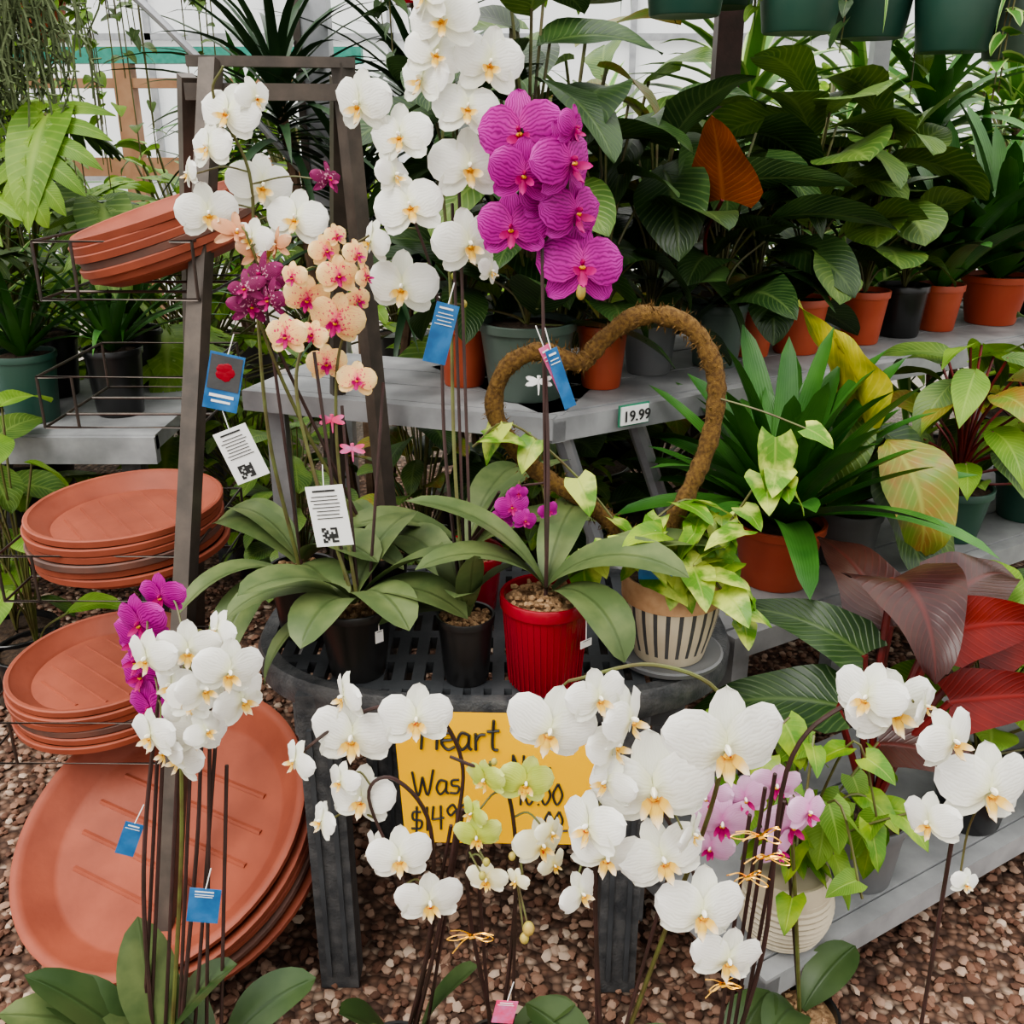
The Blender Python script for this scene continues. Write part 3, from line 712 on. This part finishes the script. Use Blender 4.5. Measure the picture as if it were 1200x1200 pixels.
def straps(b, x, y, z, n, L, W, mat, prof='sword', el=(.6,1.5), droop=(.5,1.4), fold=.35):
    for i in range(n):
        az = i*2.4+R.uniform(-.3,.3); f = i/n
        e = el[0]+(el[1]-el[0])*f
        b.leaf((x+.012*cos(az), y+.012*sin(az), z), az, e, L*R.uniform(.7,1.1), W*R.uniform(.8,1.15), R.uniform(*droop)*(1.1-f*.5), mat, prof, fold, R.uniform(-.2,.2), 0, 0, 10, 1)
def potplant(name, x, y, z, rt, rb, h, pm, fn):
    b = B(); pot(b, x, y, z, rt, rb, h, pm); fn(b, x, y, z+h-.01); return b.build(name)
S9 = .90
def fig(n, h0, h1, L, W, m='dark_leaf', pr='fiddle', rad=.10, **k):
    return lambda b, x, y, z: stemmed(b, x, y, z, n, h0, h1, rad, L, W, m, pr, **k)
def strp(n, L, W, m='strap_leaf', pr='sword', **k):
    return lambda b, x, y, z: straps(b, x, y, z, n, L, W, m, pr, **k)
potplant('potted_rubber_plant', .03,1.93,S9,.095,.075,.15,'pot_greygreen', fig(26,.0,.60,.21,.135,'dark_leaf','oval',el=(-.3,.9),mats=['dark_leaf','dark_leaf','fiddle_leaf']))
potplant('potted_philodendron', -.10,2.02,S9,.055,.042,.13,'pot_terracotta', fig(16,.02,.5,.2,.13,'dark_leaf','oval',el=(-.3,.9)))
potplant('potted_philodendron', .185,2.0,S9,.052,.04,.13,'pot_terracotta', fig(16,.0,.45,.18,.13,'dark_leaf','oval',el=(-.4,.7)))
potplant('potted_bird_of_paradise', .30,2.13,S9,.06,.048,.13,'pot_grey', fig(22,.0,.42,.22,.14,'dark_leaf','oval',el=(-.4,.9)))
def orangeplant(b,x,y,z):
    stemmed(b,x,y,z,22,.0,.36,.13,.22,.15,'dark_leaf','heart',el=(-.4,.6),back=.1)
    b.tube(smooth([(x,y,z),(x-.06,y-.10,z+.15),(x-.05,y-.20,z+.24)],5), .004, 'stem_red', 5)
    b.leaf((x-.05,y-.20,z+.24), -2.2, 1.25, .17, .16, .3, 'orange_leaf','heart',.12,0,.02,.1,12,3)
    b.leaf((x-.02,y-.14,z+.27), -.15, .15, .24, .09, .4, 'dark_leaf','heart',.3,-.9,.02,.1,12,3)
    b.leaf((x+.05,y-.16,z+.20), -.2, .2, .26, .11, .6, 'dark_leaf','lance',.3,-.5,.02,0,12,3)
potplant('potted_prince_of_orange', .46,2.2,S9,.065,.05,.14,'pot_greygreen', orangeplant)
potplant('potted_philodendron', .565,2.30,S9,.05,.04,.12,'pot_terracotta', fig(12,.0,.3,.2,.13,'dark_leaf','oval',el=(-.4,.7)))
potplant('potted_fiddle_leaf_fig', .68,2.34,S9,.068,.052,.13,'pot_terracotta', fig(26,.09,.44,.20,.16,'fiddle_leaf','fiddle',el=(-.1,1.0)))
potplant('potted_fiddle_leaf_fig', .87,2.45,S9,.06,.045,.13,'pot_terracotta', fig(26,.09,.40,.20,.16,'fiddle_leaf','fiddle',el=(-.1,1.0)))
potplant('potted_rubber_plant', 1.00,2.54,S9,.062,.05,.13,'pot_black', fig(20,.05,.22,.14,.10,'dark_leaf','oval',el=(-.2,.7),rad=.07))
potplant('potted_clivia', 1.13,2.62,S9,.058,.045,.12,'pot_terracotta', strp(34,.44,.06,'strap_leaf','strap'))
potplant('potted_clivia', 1.32,2.72,S9,.088,.065,.13,'pot_terracotta', strp(44,.50,.06,'strap_leaf','strap'))
potplant('potted_clivia', 1.52,2.86,S9,.07,.055,.13,'pot_black', strp(30,.45,.06,'strap_leaf','strap'))
# lower bench
potplant('potted_clivia', .53,1.80,.55,.088,.068,.13,'pot_terracotta', strp(64,.38,.055,'strap_leaf','strap',el=(.45,1.5),droop=(.3,1.0)))
def yel(b,x,y,z):
    stemmed(b,x,y,z,8,.05,.22,.10,.22,.13,'bronze_leaf','oval',mats=['dark_leaf','fiddle_leaf','fiddle_leaf'],wav=.05,el=(-.8,.3))
    b.leaf((x-.03,y-.02,z+.16), 2.4, 1.3, .30, .12, .5, 'yellow_leaf','lance',.3,.9,.06,0,14,3)
    b.leaf((x-.01,y-.06,z+.18), 2.6, 1.35, .22, .13, .4, 'yellow_leaf','lance',.3,.9,.06,0,14,3)
    b.leaf((x+.02,y-.08,z+.18), -1.2, -.3, .26, .14, 1.5, 'bronze_leaf','oval',.3,.3,.06,0,14,3)
potplant('potted_anthurium', .70,1.89,.55,.065,.052,.12,'pot_grey', yel)
aglf = lambda b,x,y,z: stemmed(b,x,y,z,34,.02,.32,.14,.15,.07,'fresh_leaf','lance',mats=['fresh_leaf','bronze_leaf','fiddle_leaf','fiddle_leaf'],el=(-.6,.7),stem='stem_red',wav=.03)
potplant('potted_aglaonema', .98,2.03,.55,.075,.055,.12,'pot_green', aglf)
potplant('potted_aglaonema', 1.20,2.15,.55,.075,.055,.12,'pot_green', aglf)
potplant('potted_aglaonema', 1.42,2.28,.55,.075,.055,.12,'pot_green', aglf)
# bottom bench
def burg(b,x,y,z):
    def lf(e, az, el, L, W, dr, m, tw=0):
        e = V3(e); b.tube(smooth([(x,y,z), ((x+e.x)/2-.01,(y+e.y)/2,(z+e.z)/2+.03), e],5), .006, 'stem_red', 6)
        b.leaf(e, az, el, L, W, dr, m, 'heart', .2, tw, .03, .08, 14, 4)
    lf((x-.04,y+.02,z+.30), 2.6, .5, .24, .10, .9, 'dark_leaf', -.6)
    lf((x-.08,y,z+.22), 2.9, .1, .26, .12, .8, 'dark_leaf', -.5)
    lf((x+.00,y+.05,z+.42), -1.5, .35, .22, .18, 1.8, 'burgundy_leaf', .1)
    lf((x+.06,y-.02,z+.36), .15, .2, .20, .11, .5, 'red_leaf', 1.2)
    lf((x+.08,y-.04,z+.25), .1, .1, .26, .10, .3, 'red_leaf', 1.1)
    lf((x+.10,y+.06,z+.38), .7, .2, .26, .14, .8, 'burgundy_leaf', .3)
    lf((x+.14,y+.02,z+.30), .25, .35, .22, .10, .7, 'red_leaf', 1.2)
    lf((x+.02,y+.08,z+.32), 1.8, .6, .26, .16, .8, 'burgundy_leaf', 0)
    lf((x-.01,y-.02,z+.16), -.5, .3, .2, .10, 1.0, 'burgundy_leaf', .5)
potplant('potted_burgundy_philodendron', .60,1.35,.20,.062,.05,.13,'pot_grey', burg)
def poth(b,x,y,z):
    for k in range(7):
        az = R.uniform(0, 2*pi); l = R.uniform(.08,.17)
        S = smooth([(x,y,z),(x+.5*l*cos(az),y+.5*l*sin(az),z+R.uniform(.06,.25)),(x+l*cos(az),y+l*sin(az),z+R.uniform(-.05,.22))],6)
        b.tube(S, .002, 'stem_green', 5)
        for i in range(2, len(S), 3): vine_leaf(b, S[i], R.uniform(.05,.085), R.choice(('pothos_leaf','fresh_leaf','pothos_leaf')))
b = B()
M = T(.43,1.22,.20); prf=[(0,0),(.045,0),(.066,.03),(.072,.075),(.066,.12),(.062,.135),(.057,.134),(.055,.12),(0,.12)]
b.lathe(prf,'pot_cream',M,40)
for k in range(11):
    w_ = .05+.022*sin(pi*(.1+.075*k)); b.lathe([(w_,.012+.01*k),(w_+.004,.016+.01*k),(w_,.02+.01*k)],'pot_cream',M,32)
poth(b,.43,1.22,.33); poth(b,.45,1.24,.36); b.build('potted_golden_pothos')
potplant('potted_peperomia', .85,1.50,.20,.07,.055,.12,'pot_black', fig(20,.05,.3,.13,.09,'fresh_leaf','oval'))
potplant('potted_peperomia', 1.1,1.66,.20,.07,.055,.12,'pot_black', fig(20,.05,.3,.14,.09,'dark_leaf','oval'))
potplant('potted_peperomia', 1.35,1.80,.20,.07,.055,.12,'pot_black', fig(20,.05,.3,.14,.09,'fresh_leaf','oval'))

# ------------------------------------------------------------------ saucer rack and saucers (left)
def saucer_stack(name, c, nrm, rad, cnt, step, ribs=6):
    b = B(); M0 = T(*c, n=nrm)
    for i in range(cnt):
        off = Matrix.Translation((R.uniform(-.005,.005), R.uniform(-.005,.005), -step*i)); M = M0@off
        h = rad*.20
        m = 'saucer_dark' if i == 3 else 'saucer_clay'
        b.lathe([(0,-h),(rad*.78,-h),(rad*.82,-h+.003),(rad*.94,-.017),(rad*.945,-.014),(rad*1.0,-.013),(rad*1.006,-.002),(rad*.99,0),(rad*.955,-.001),(rad*.93,-.008),(rad*.80,-h+.012),(rad*.77,-h+.006),(0,-h+.006)], m, M, 56)
        if i == 0:
            for k in range(ribs):
                y0 = (k-(ribs-1)/2)*rad*.22; xl = sqrt(cl((rad*.66)**2-y0*y0))
                if xl > rad*.1:
                    b.tube([M@V3((-xl, y0, -h+.005)), M@V3((xl, y0, -h+.005))], rad*.02, 'saucer_clay', 6)
    return b.build(name)
saucer_stack('terracotta_saucer_stack', (-.60,1.72,1.275), (-.28,-.10,.95), .150, 6, .013, 0)
saucer_stack('terracotta_saucer_stack', (-.72,1.70,.755), (-.04,-.03,1), .175, 6, .015)
saucer_stack('terracotta_saucer_stack', (-.79,1.66,.45), (-.05,-.06,1), .178, 6, .015)
saucer_stack('terracotta_saucer_stack', (-.62,1.40,.27), (-.22,-.40,.88), .27, 5, .024, 7)
b = B()
b.bar((-.48,1.72,1.50),(-.585,1.22,0), .028, .030, 'rack_metal')
b.bar((-.53,1.75,1.48),(-.80,2.15,0), .026, .026, 'rack_metal')
b.bar((-.28,1.78,1.50),(-.22,1.84,0), .028, .028, 'rack_metal')
b.bar((-.29,1.80,1.48),(-.45,2.15,0), .026, .026, 'rack_metal')
b.bar((-.53,1.73,1.455),(-.27,1.78,1.455), .022, .026, 'rack_metal')
b.bar((-.52,1.72,1.50),(-.26,1.78,1.50), .026, .016, 'rack_metal')
def wires(z, x0, x1, y0, y1, drop=.08):
    r = .0026
    for zz in (z, z-drop): b.tube([(x0,y0,zz),(x1,y0,zz),(x1,y1,zz),(x0,y1,zz)], r, 'wire_dark', 6, closed=True)
    for p in ((x0,y0),(x1,y0),(x1,y1),(x0,y1),(x0+.06,y0)):
        b.tube([(p[0],p[1],z),(p[0],p[1],z-drop)], r, 'wire_dark', 6)
    for t in (.3,.7):
        b.tube([(x0,y0+(y1-y0)*t,z-drop),(x1,y0+(y1-y0)*t,z-drop)], r, 'wire_dark', 6)
wires(.72,-.88,-.55,1.53,1.87,.085)
wires(.42,-.95,-.61,1.48,1.84,.085)
wires(1.235,-.75,-.50,1.58,1.86,.09)
wires(1.0,-.82,-.55,1.66,1.95,.09)
b.build('saucer_display_rack', None)

# ------------------------------------------------------------------ tags
def tag(name, c, w, h, mat, yaw=0, roll=0, lines=0, qr=False, pic=False):
    b = B(); c = V3(c)
    M = Matrix.Rotation(yaw, 3, 'Z')@Matrix.Rotation(roll, 3, 'Y')
    b.box(c, (w, .001, h), mat, M)
    f = lambda x, z, sx, sz, m: b.box(c+M@V3((x*w, -.0012, z*h)), (sx*w, .0006, sz*h), m, M)
    for i in range(lines):
        f(R.uniform(-.06,.02), .42-.06*i-(.03 if i > 0 else 0), (.6 if i == 0 else R.uniform(.55,.8)), .03 if i == 0 else .012, 'card_ink' if mat == 'card_white' else 'card_white')
    if qr:
        for i in range(7):
            for j in range(7):
                if R.random() < .55 or (i in (0,6) and j in (0,6)): f(-.25+i*.06, -.42+j*.06*w/h, .058, .058*w/h, 'card_ink')
    if pic:
        f(0,.16,.9,.6,'stripe_dark')
        for k in range(5): b.ellip(c+M@V3((.13*w*cos(k*1.256), -.0018, .18*h+.13*w*sin(k*1.256))), (.16*w,.0006,.16*w), 'pot_red', M, 8, 4)
        f(0,-.25,.7,.05,'card_white'); f(0,-.35,.55,.04,'card_white')
    b.tube([c+M@V3((0,0,h*.5)), c+M@V3((.003,.004,h*.5+.03))], .0008, 'card_white', 4)
    return b.build(name, None, False)
tag('plant_care_tag', (-.26,1.30,.885), .055, .092, 'card_white', -.1, -.12, 8, True)
tag('plant_care_tag', (-.405,1.40,.945), .052, .085, 'card_white', .1, -.35, 8, True)
tag('orchid_name_tag', (-.42,1.40,1.055), .05, .085, 'tag_blue', .1, .25, 0, False, True)
tag('orchid_name_tag', (-.10,1.38,1.13), .036, .085, 'tag_blue', .5, .3, 5)
tag('orchid_name_tag', (.068,1.34,1.075), .018, .09, 'tag_blue', .3, -.35, 3)
tag('orchid_name_tag', (.062,1.345,1.08), .016, .09, 'tag_pink', .3, -.45, 3)
tag('orchid_name_tag', (.21,1.315,.80), .05, .05, 'tag_blue', -.2, -.1, 2)
tag('orchid_name_tag', (-.40,1.0,.46), .04, .055, 'tag_blue', .1, .2, 3)
tag('orchid_name_tag', (-.52,1.08,.50), .025, .055, 'tag_blue', .1, .4, 2)
tag('orchid_name_tag', (-.01,1.0,.275), .03, .04, 'tag_pink', .1, .2, 2)
tag('pot_price_sticker', (.108,1.263,.70), .022, .012, 'card_white', .7, 0, 1)
tag('pot_price_sticker', (-.199,1.302,.69), .014, .02, 'card_white', .7, 0, 1)

# ------------------------------------------------------------------ ground
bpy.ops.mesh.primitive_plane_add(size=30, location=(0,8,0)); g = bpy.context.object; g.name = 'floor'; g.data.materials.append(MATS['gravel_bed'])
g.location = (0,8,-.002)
b = B(); k = b.mi('pebble')
ph = (1+sqrt(5))/2
IC = [V3(p).normalized() for p in ((-1,ph,0),(1,ph,0),(-1,-ph,0),(1,-ph,0),(0,-1,ph),(0,1,ph),(0,-1,-ph),(0,1,-ph),(ph,0,-1),(ph,0,1),(-ph,0,-1),(-ph,0,1))]
IF = ((0,11,5),(0,5,1),(0,1,7),(0,7,10),(0,10,11),(1,5,9),(5,11,4),(11,10,2),(10,7,6),(7,1,8),(3,9,4),(3,4,2),(3,2,6),(3,6,8),(3,8,9),(4,9,5),(2,4,11),(6,2,10),(8,6,7),(9,8,1))
for i in range(12000):
    x = R.uniform(-1.9,1.5); y = 1.0+1.9*R.random()**1.2; r = R.uniform(.006,.013)
    a = R.uniform(0, pi); sx, sy, sz = r*R.uniform(.8,1.4), r*R.uniform(.7,1), r*R.uniform(.5,.8); b0 = len(b.V); col = R.random()
    for v in IC:
        q = v*R.uniform(.85,1.1); X = q.x*sx; Yy = q.y*sy
        b.V.append((x+X*cos(a)-Yy*sin(a), y+X*sin(a)+Yy*cos(a), r*.35+q.z*sz)); b.U.append((col, .5))
    for f in IF: b.F.append(tuple(b0+j for j in f)); b.M.append(k)
b.build('gravel_pebbles')

# ------------------------------------------------------------------ background: bench, pots, plants
b = B()
b.box((-1.7,2.75,.66),(1.6,.75,.04),'shelf_grey'); b.box((-1.7,2.38,.64),(1.6,.03,.07),'shelf_grey')
for x in (-2.4,-1.7,-.98):
    for y in (2.42,3.1): b.box((x,y,.32),(.05,.05,.64),'table_rim')
b.build('plant_bench', None)
potplant('potted_sansevieria', -1.27,2.52,.68,.08,.065,.18,'pot_green', strp(24,.36,.03,'strap_leaf'))
potplant('potted_dracaena', -1.06,2.58,.68,.075,.06,.18,'pot_black', strp(24,.40,.03,'strap_leaf'))
potplant('potted_dracaena', -1.45,2.60,.68,.08,.06,.17,'pot_black', strp(24,.45,.03,'strap_striped'))
potplant('potted_dracaena', -1.12,2.90,.68,.08,.06,.17,'pot_black', strp(24,.5,.03,'strap_leaf'))
def monst(b,x,y,z):
    b.tube(smooth([(x,y,z),(x+.1,y-.15,z+.35),(x+.24,y-.30,z+.58)],6), .006, 'stem_green', 6)
    b.monstera((x+.24,y-.30,z+.58), -1.75, -.75, .30, .7, 'fresh_leaf', .0)
    b.monstera((x+.08,y-.34,z+.42), -2.2, -.6, .30, .8, 'fresh_leaf', -.1)
    b.monstera((x+.34,y-.30,z+.38), -1.2, -.6, .26, .8, 'fiddle_leaf', .1)
    stemmed(b,x,y,z,10,.15,.60,.18,.26,.26,'fresh_leaf','monst',el=(-.4,.6),mats=['fresh_leaf','fiddle_leaf','dark_leaf'])
potplant('potted_monstera', -1.33,2.78,.68,.09,.07,.18,'pot_black', monst)
potplant('potted_monstera', -1.70,2.75,.68,.09,.07,.18,'pot_black', fig(10,.15,.65,.26,.24,'dark_leaf','monst',el=(-.4,.6)))
potplant('potted_fig', -1.18,2.15,0.0,.10,.08,.20,'pot_black', fig(12,.1,.62,.13,.09,'fresh_leaf','oval',el=(-.5,.6)))
potplant('potted_fig', -1.28,2.25,0.0,.10,.08,.20,'pot_black', fig(12,.1,.5,.15,.10,'fiddle_leaf','oval',el=(-.5,.6)))

protos = {}
def proto(name, fn):
    b = B(); fn(b); o = b.build(name); protos[name] = o.data; bpy.data.objects.remove(o)
def inst(name, x, y, z=0, s=1, rz=None):
    o = bpy.data.objects.new(name, protos[name]); scene.collection.objects.link(o)
    o.location = (x, y, z); o.scale = (s,)*3; o.rotation_euler = (0,0,R.uniform(0,6.28) if rz is None else rz); return o
def tree_drac(m, L=.5, W=.055, n=34, tr=((0,0,1.0),(.18,.1,1.35),(-.15,-.1,.75))):
    def f(b):
        pot(b,0,0,0,.16,.12,.28,'pot_black')
        for (dx,dy,h) in tr:
            b.tube(smooth([(dx*.2,dy*.2,.25),(dx*.6,dy*.6,h*.6),(dx,dy,h)],5),.014,'brown_bark',7)
            for i in range(n):
                az = i*2.4; fz = i/n
                b.leaf((dx,dy,h-.12+.15*fz), az, -.1+1.4*fz, L*R.uniform(.7,1.1), W, R.uniform(.7,1.4), m, 'sword', .3, R.uniform(-.2,.2), 0, 0, 8, 1)
    return f
proto('striped_dracaena_tree', tree_drac('strap_striped'))
proto('green_dracaena_tree', tree_drac('strap_leaf'))
proto('dark_dracaena_tree', tree_drac('strap_dark', .5, .028, 60, ((0,0,1.25),(.15,.1,1.5),(-.15,-.05,1.1))))
def bushf(m, pr, L, W, n, h1, rad, mats=None):
    def f(b):
        pot(b,0,0,0,.15,.12,.26,'pot_black')
        stemmed(b,0,0,.24,n,.1,h1,rad,L,W,m,pr,el=(-.3,.8),mats=mats,rs=.005)
    return f
proto('large_fiddle_leaf_fig', bushf('fiddle_leaf','fiddle',.28,.19,46,1.35,.32))
proto('large_rubber_tree', bushf('dark_leaf','oval',.27,.16,52,1.35,.30,['dark_leaf','dark_leaf','fiddle_leaf','bronze_leaf']))
proto('large_monstera', bushf('fresh_leaf','monst',.36,.32,22,1.2,.42))
proto('leafy_shrub', bushf('fresh_leaf','oval',.14,.08,130,1.1,.42,['fresh_leaf','pothos_leaf','fiddle_leaf']))
for nm, x, y, s in [
 ('dark_dracaena_tree',-.42,2.75,.98),('dark_dracaena_tree',-.12,3.1,.98),('large_rubber_tree',.10,2.75,1.03),('large_rubber_tree',.45,2.95,.92),
 ('large_fiddle_leaf_fig',.28,3.4,1.0),('striped_dracaena_tree',.90,3.25,1.08),('striped_dracaena_tree',1.25,3.5,1.08),('green_dracaena_tree',1.6,3.5,1.05),
 ('striped_dracaena_tree',2.1,3.9,1.1),('leafy_shrub',1.35,4.4,1.1),('leafy_shrub',2.4,4.6,1.3),('leafy_shrub',.7,4.6,1.0),
 ('leafy_shrub',-.1,4.8,1.0),('leafy_shrub',-1.35,4.3,1.0),('large_monstera',-1.15,3.3,.85),('large_rubber_tree',-.25,2.55,.5),('large_fiddle_leaf_fig',-.62,2.65,.42),
 ('leafy_shrub',-.85,3.0,.5),('leafy_shrub',.1,2.6,.5),('leafy_shrub',-1.0,5.0,1.15),
 ('leafy_shrub',-2.0,3.8,1.2),('large_monstera',-1.8,3.5,1.0),('green_dracaena_tree',-2.4,4.3,1.2),('leafy_shrub',-3.0,5.0,1.4),
 ('green_dracaena_tree',-1.5,5.6,1.1),('leafy_shrub',-.7,6.0,.9),('striped_dracaena_tree',.4,5.8,1.0),('leafy_shrub',1.9,6.2,1.3),('leafy_shrub',3.4,5.8,1.5),
 ('leafy_shrub',-3.8,6.8,1.5)]:
    inst(nm, x, y, 0, s)

def hanger(name, x, y, zb, r, h, pm, vines, lm, spid=False, dl=.22):
    b = B(); pot(b, x, y, zb, r, r*.8, h, pm, 'soil', .02)
    for k in range(3):
        a = k*2.1; b.tube([(x+r*cos(a),y+r*sin(a),zb+h),(x,y,zb+h+.35)], .002, 'wire_dark', 4)
    b.tube([(x,y,zb+h+.35),(x,y,2.3)], .003, 'wire_dark', 4)
    for k in range(vines):
        az = R.uniform(0,2*pi); l = R.uniform(.03,.08); dn = R.uniform(.03,dl)
        c_, s_ = cos(az), sin(az)
        S = smooth([(x,y,zb+h-.01),(x+r*c_,y+r*s_,zb+h+.04),(x+(r+l)*c_,y+(r+l)*s_,zb+h-.08),(x+(r+l)*c_,y+(r+l)*s_,zb+h-.08-dn)],6)
        b.tube(S,.002,'stem_green',4)
        for i in range(5,len(S),2): vine_leaf(b, S[i], R.uniform(.04,.07), lm)
    if spid: straps(b, x, y, zb+h-.01, 34, .38, .018, lm, 'sword', (.3,1.4), (1.6,2.6))
    else: stemmed(b, x, y, zb+h-.02, 12, .02, .14, .1, .1, .07, lm, 'heart')
    return b.build(name)
for i, (x, y, z, pm, v, lm, sp) in enumerate([(.17,2.45,1.665,'pot_green',2,'fresh_leaf',False),(.39,2.48,1.635,'pot_green',1,'fresh_leaf',False),(.65,2.48,1.60,'pot_green',1,'dark_leaf',False),
   (.86,2.62,1.60,'pot_green',0,'strap_striped',True),(1.03,2.54,1.565,'pot_green',2,'fresh_leaf',False),(1.20,2.56,1.55,'pot_greygreen',2,'strap_striped',True),(.52,2.75,1.68,'pot_green',0,'strap_leaf',True)]):
    hanger('hanging_pot_plant', x, y, z, .10, .15, pm, v, lm, sp)
hanger('hanging_terracotta_pot', -1.51, 3.5, 1.66, .085, .13, 'pot_terracotta', 16, 'fresh_leaf', False, .5)
hanger('hanging_terracotta_pot', -1.05, 3.3, 1.80, .085, .13, 'pot_terracotta', 18, 'fiddle_leaf', False, .6)
hanger('hanging_pot_plant', -1.30, 3.1, 1.75, .09, .13, 'pot_green', 18, 'fresh_leaf', False, .6)
hanger('hanging_terracotta_pot', -.22, 2.6, 1.67, .07, .11, 'pot_red', 3, 'dark_leaf')
b = B()
for i in range(420):
    x = -1.30+R.gauss(0,.12); y = 2.55+R.gauss(0,.08); z = R.uniform(1.62,1.95); l = R.uniform(.12,.38)
    S = smooth([(x,y,z),(x+R.uniform(-.04,.04),y,z-l*.5),(x+R.uniform(-.05,.05),y,z-l)],3)
    b.tube(S,.0028,'moss_green',3,False)
    for q in S[1::2]:
        for k in range(4):
            d = V3((R.uniform(-1,1),R.uniform(-1,1),R.uniform(-1,.2)))*.02
            b.tube([q,q+d],.0022,'moss_green',3,False)
b.tube([(-1.30,2.55,1.9),(-1.30,2.55,2.3)],.004,'wire_dark',5)
b.build('hanging_spanish_moss')

# ------------------------------------------------------------------ greenhouse structure
b = B()
b.box((-.53,2.95,1.3),(.075,.075,2.6),'galvanised'); b.box((-.575,2.93,1.3),(.02,.05,2.6),'rack_metal')
b.box((1.02,3.0,1.3),(.045,.045,2.6),'galvanised')
b.box((.60,3.02,1.3),(.07,.07,2.6),'stem_dark')
b.tube([(-3,2.52,2.3),(3,2.52,2.3)],.02,'galvanised',8)
b.tube(smooth([(-1.3,2.6,1.95),(-1.0,2.6,1.78),(-.75,2.6,1.55),(-.55,2.7,1.3)],6),.010,'galvanised',8)
for y in (4.5,6.5,8.5):
    S = [(4.5*cos(a),y,1.6+2.0*sin(a)) for a in [pi*k/16 for k in range(17)]]
    b.tube([(4.5,y,0)]+S+[(-4.5,y,0)],.025,'galvanised',8)
b.build('greenhouse_frame')
b = B()
b.box((0,9.0,1.6),(14,.02,3.2),'greenhouse_film')
for k in range(13): b.box((-6+k,8.96,1.6),(.05,.04,3.2),'galvanised')
for z in (1.0,2.1,3.1): b.box((0,8.96,z),(14,.04,.05),'galvanised')
b.build('wall_back')
b = B(); b.box((-2.6,7.2,1.15),(3.0,.1,.12),'wood'); b.box((-2.6,7.2,1.85),(3.2,.12,.10),'teal_paint'); b.box((-2.6,7.2,1.68),(3.2,.1,.06),'wood')
for x in (-4.0,-2.6,-1.3): b.box((x,7.2,.9),(.12,.12,1.8),'wood')
b.build('wooden_trellis_stand')

# ------------------------------------------------------------------ light, camera
w = bpy.data.worlds.new('World'); scene.world = w; w.use_nodes = True
nt = w.node_tree; bg = nt.nodes['Background']
tc = node(nt, 'ShaderNodeTexCoord'); sx = node(nt, 'ShaderNodeSeparateXYZ'); nt.links.new(tc.outputs['Generated'], sx.inputs[0])
st = mrange(nt, sx.outputs[2], -.05, .9, 1.05, 2.7)
bg.inputs[0].default_value = (1,.985,.96,1); nt.links.new(st, bg.inputs[1])
sl = bpy.data.lights.new('sun', 'SUN'); sl.energy = 2.6; sl.angle = radians(30); sl.color = (1,.96,.90)
so = bpy.data.objects.new('sun', sl); scene.collection.objects.link(so)
so.rotation_euler = V3((.45,.55,-1)).to_track_quat('-Z','Y').to_euler()
cd = bpy.data.cameras.new('camera'); co = bpy.data.objects.new('camera', cd); scene.collection.objects.link(co)
cd.sensor_width = 36; cd.lens = 34.5; cd.clip_start = .05
co.location = (0,0,1.4); co.rotation_euler = (radians(90)-math.atan(450/1150),0,0)
scene.camera = co
scene.view_settings.look = 'AgX - Medium High Contrast'
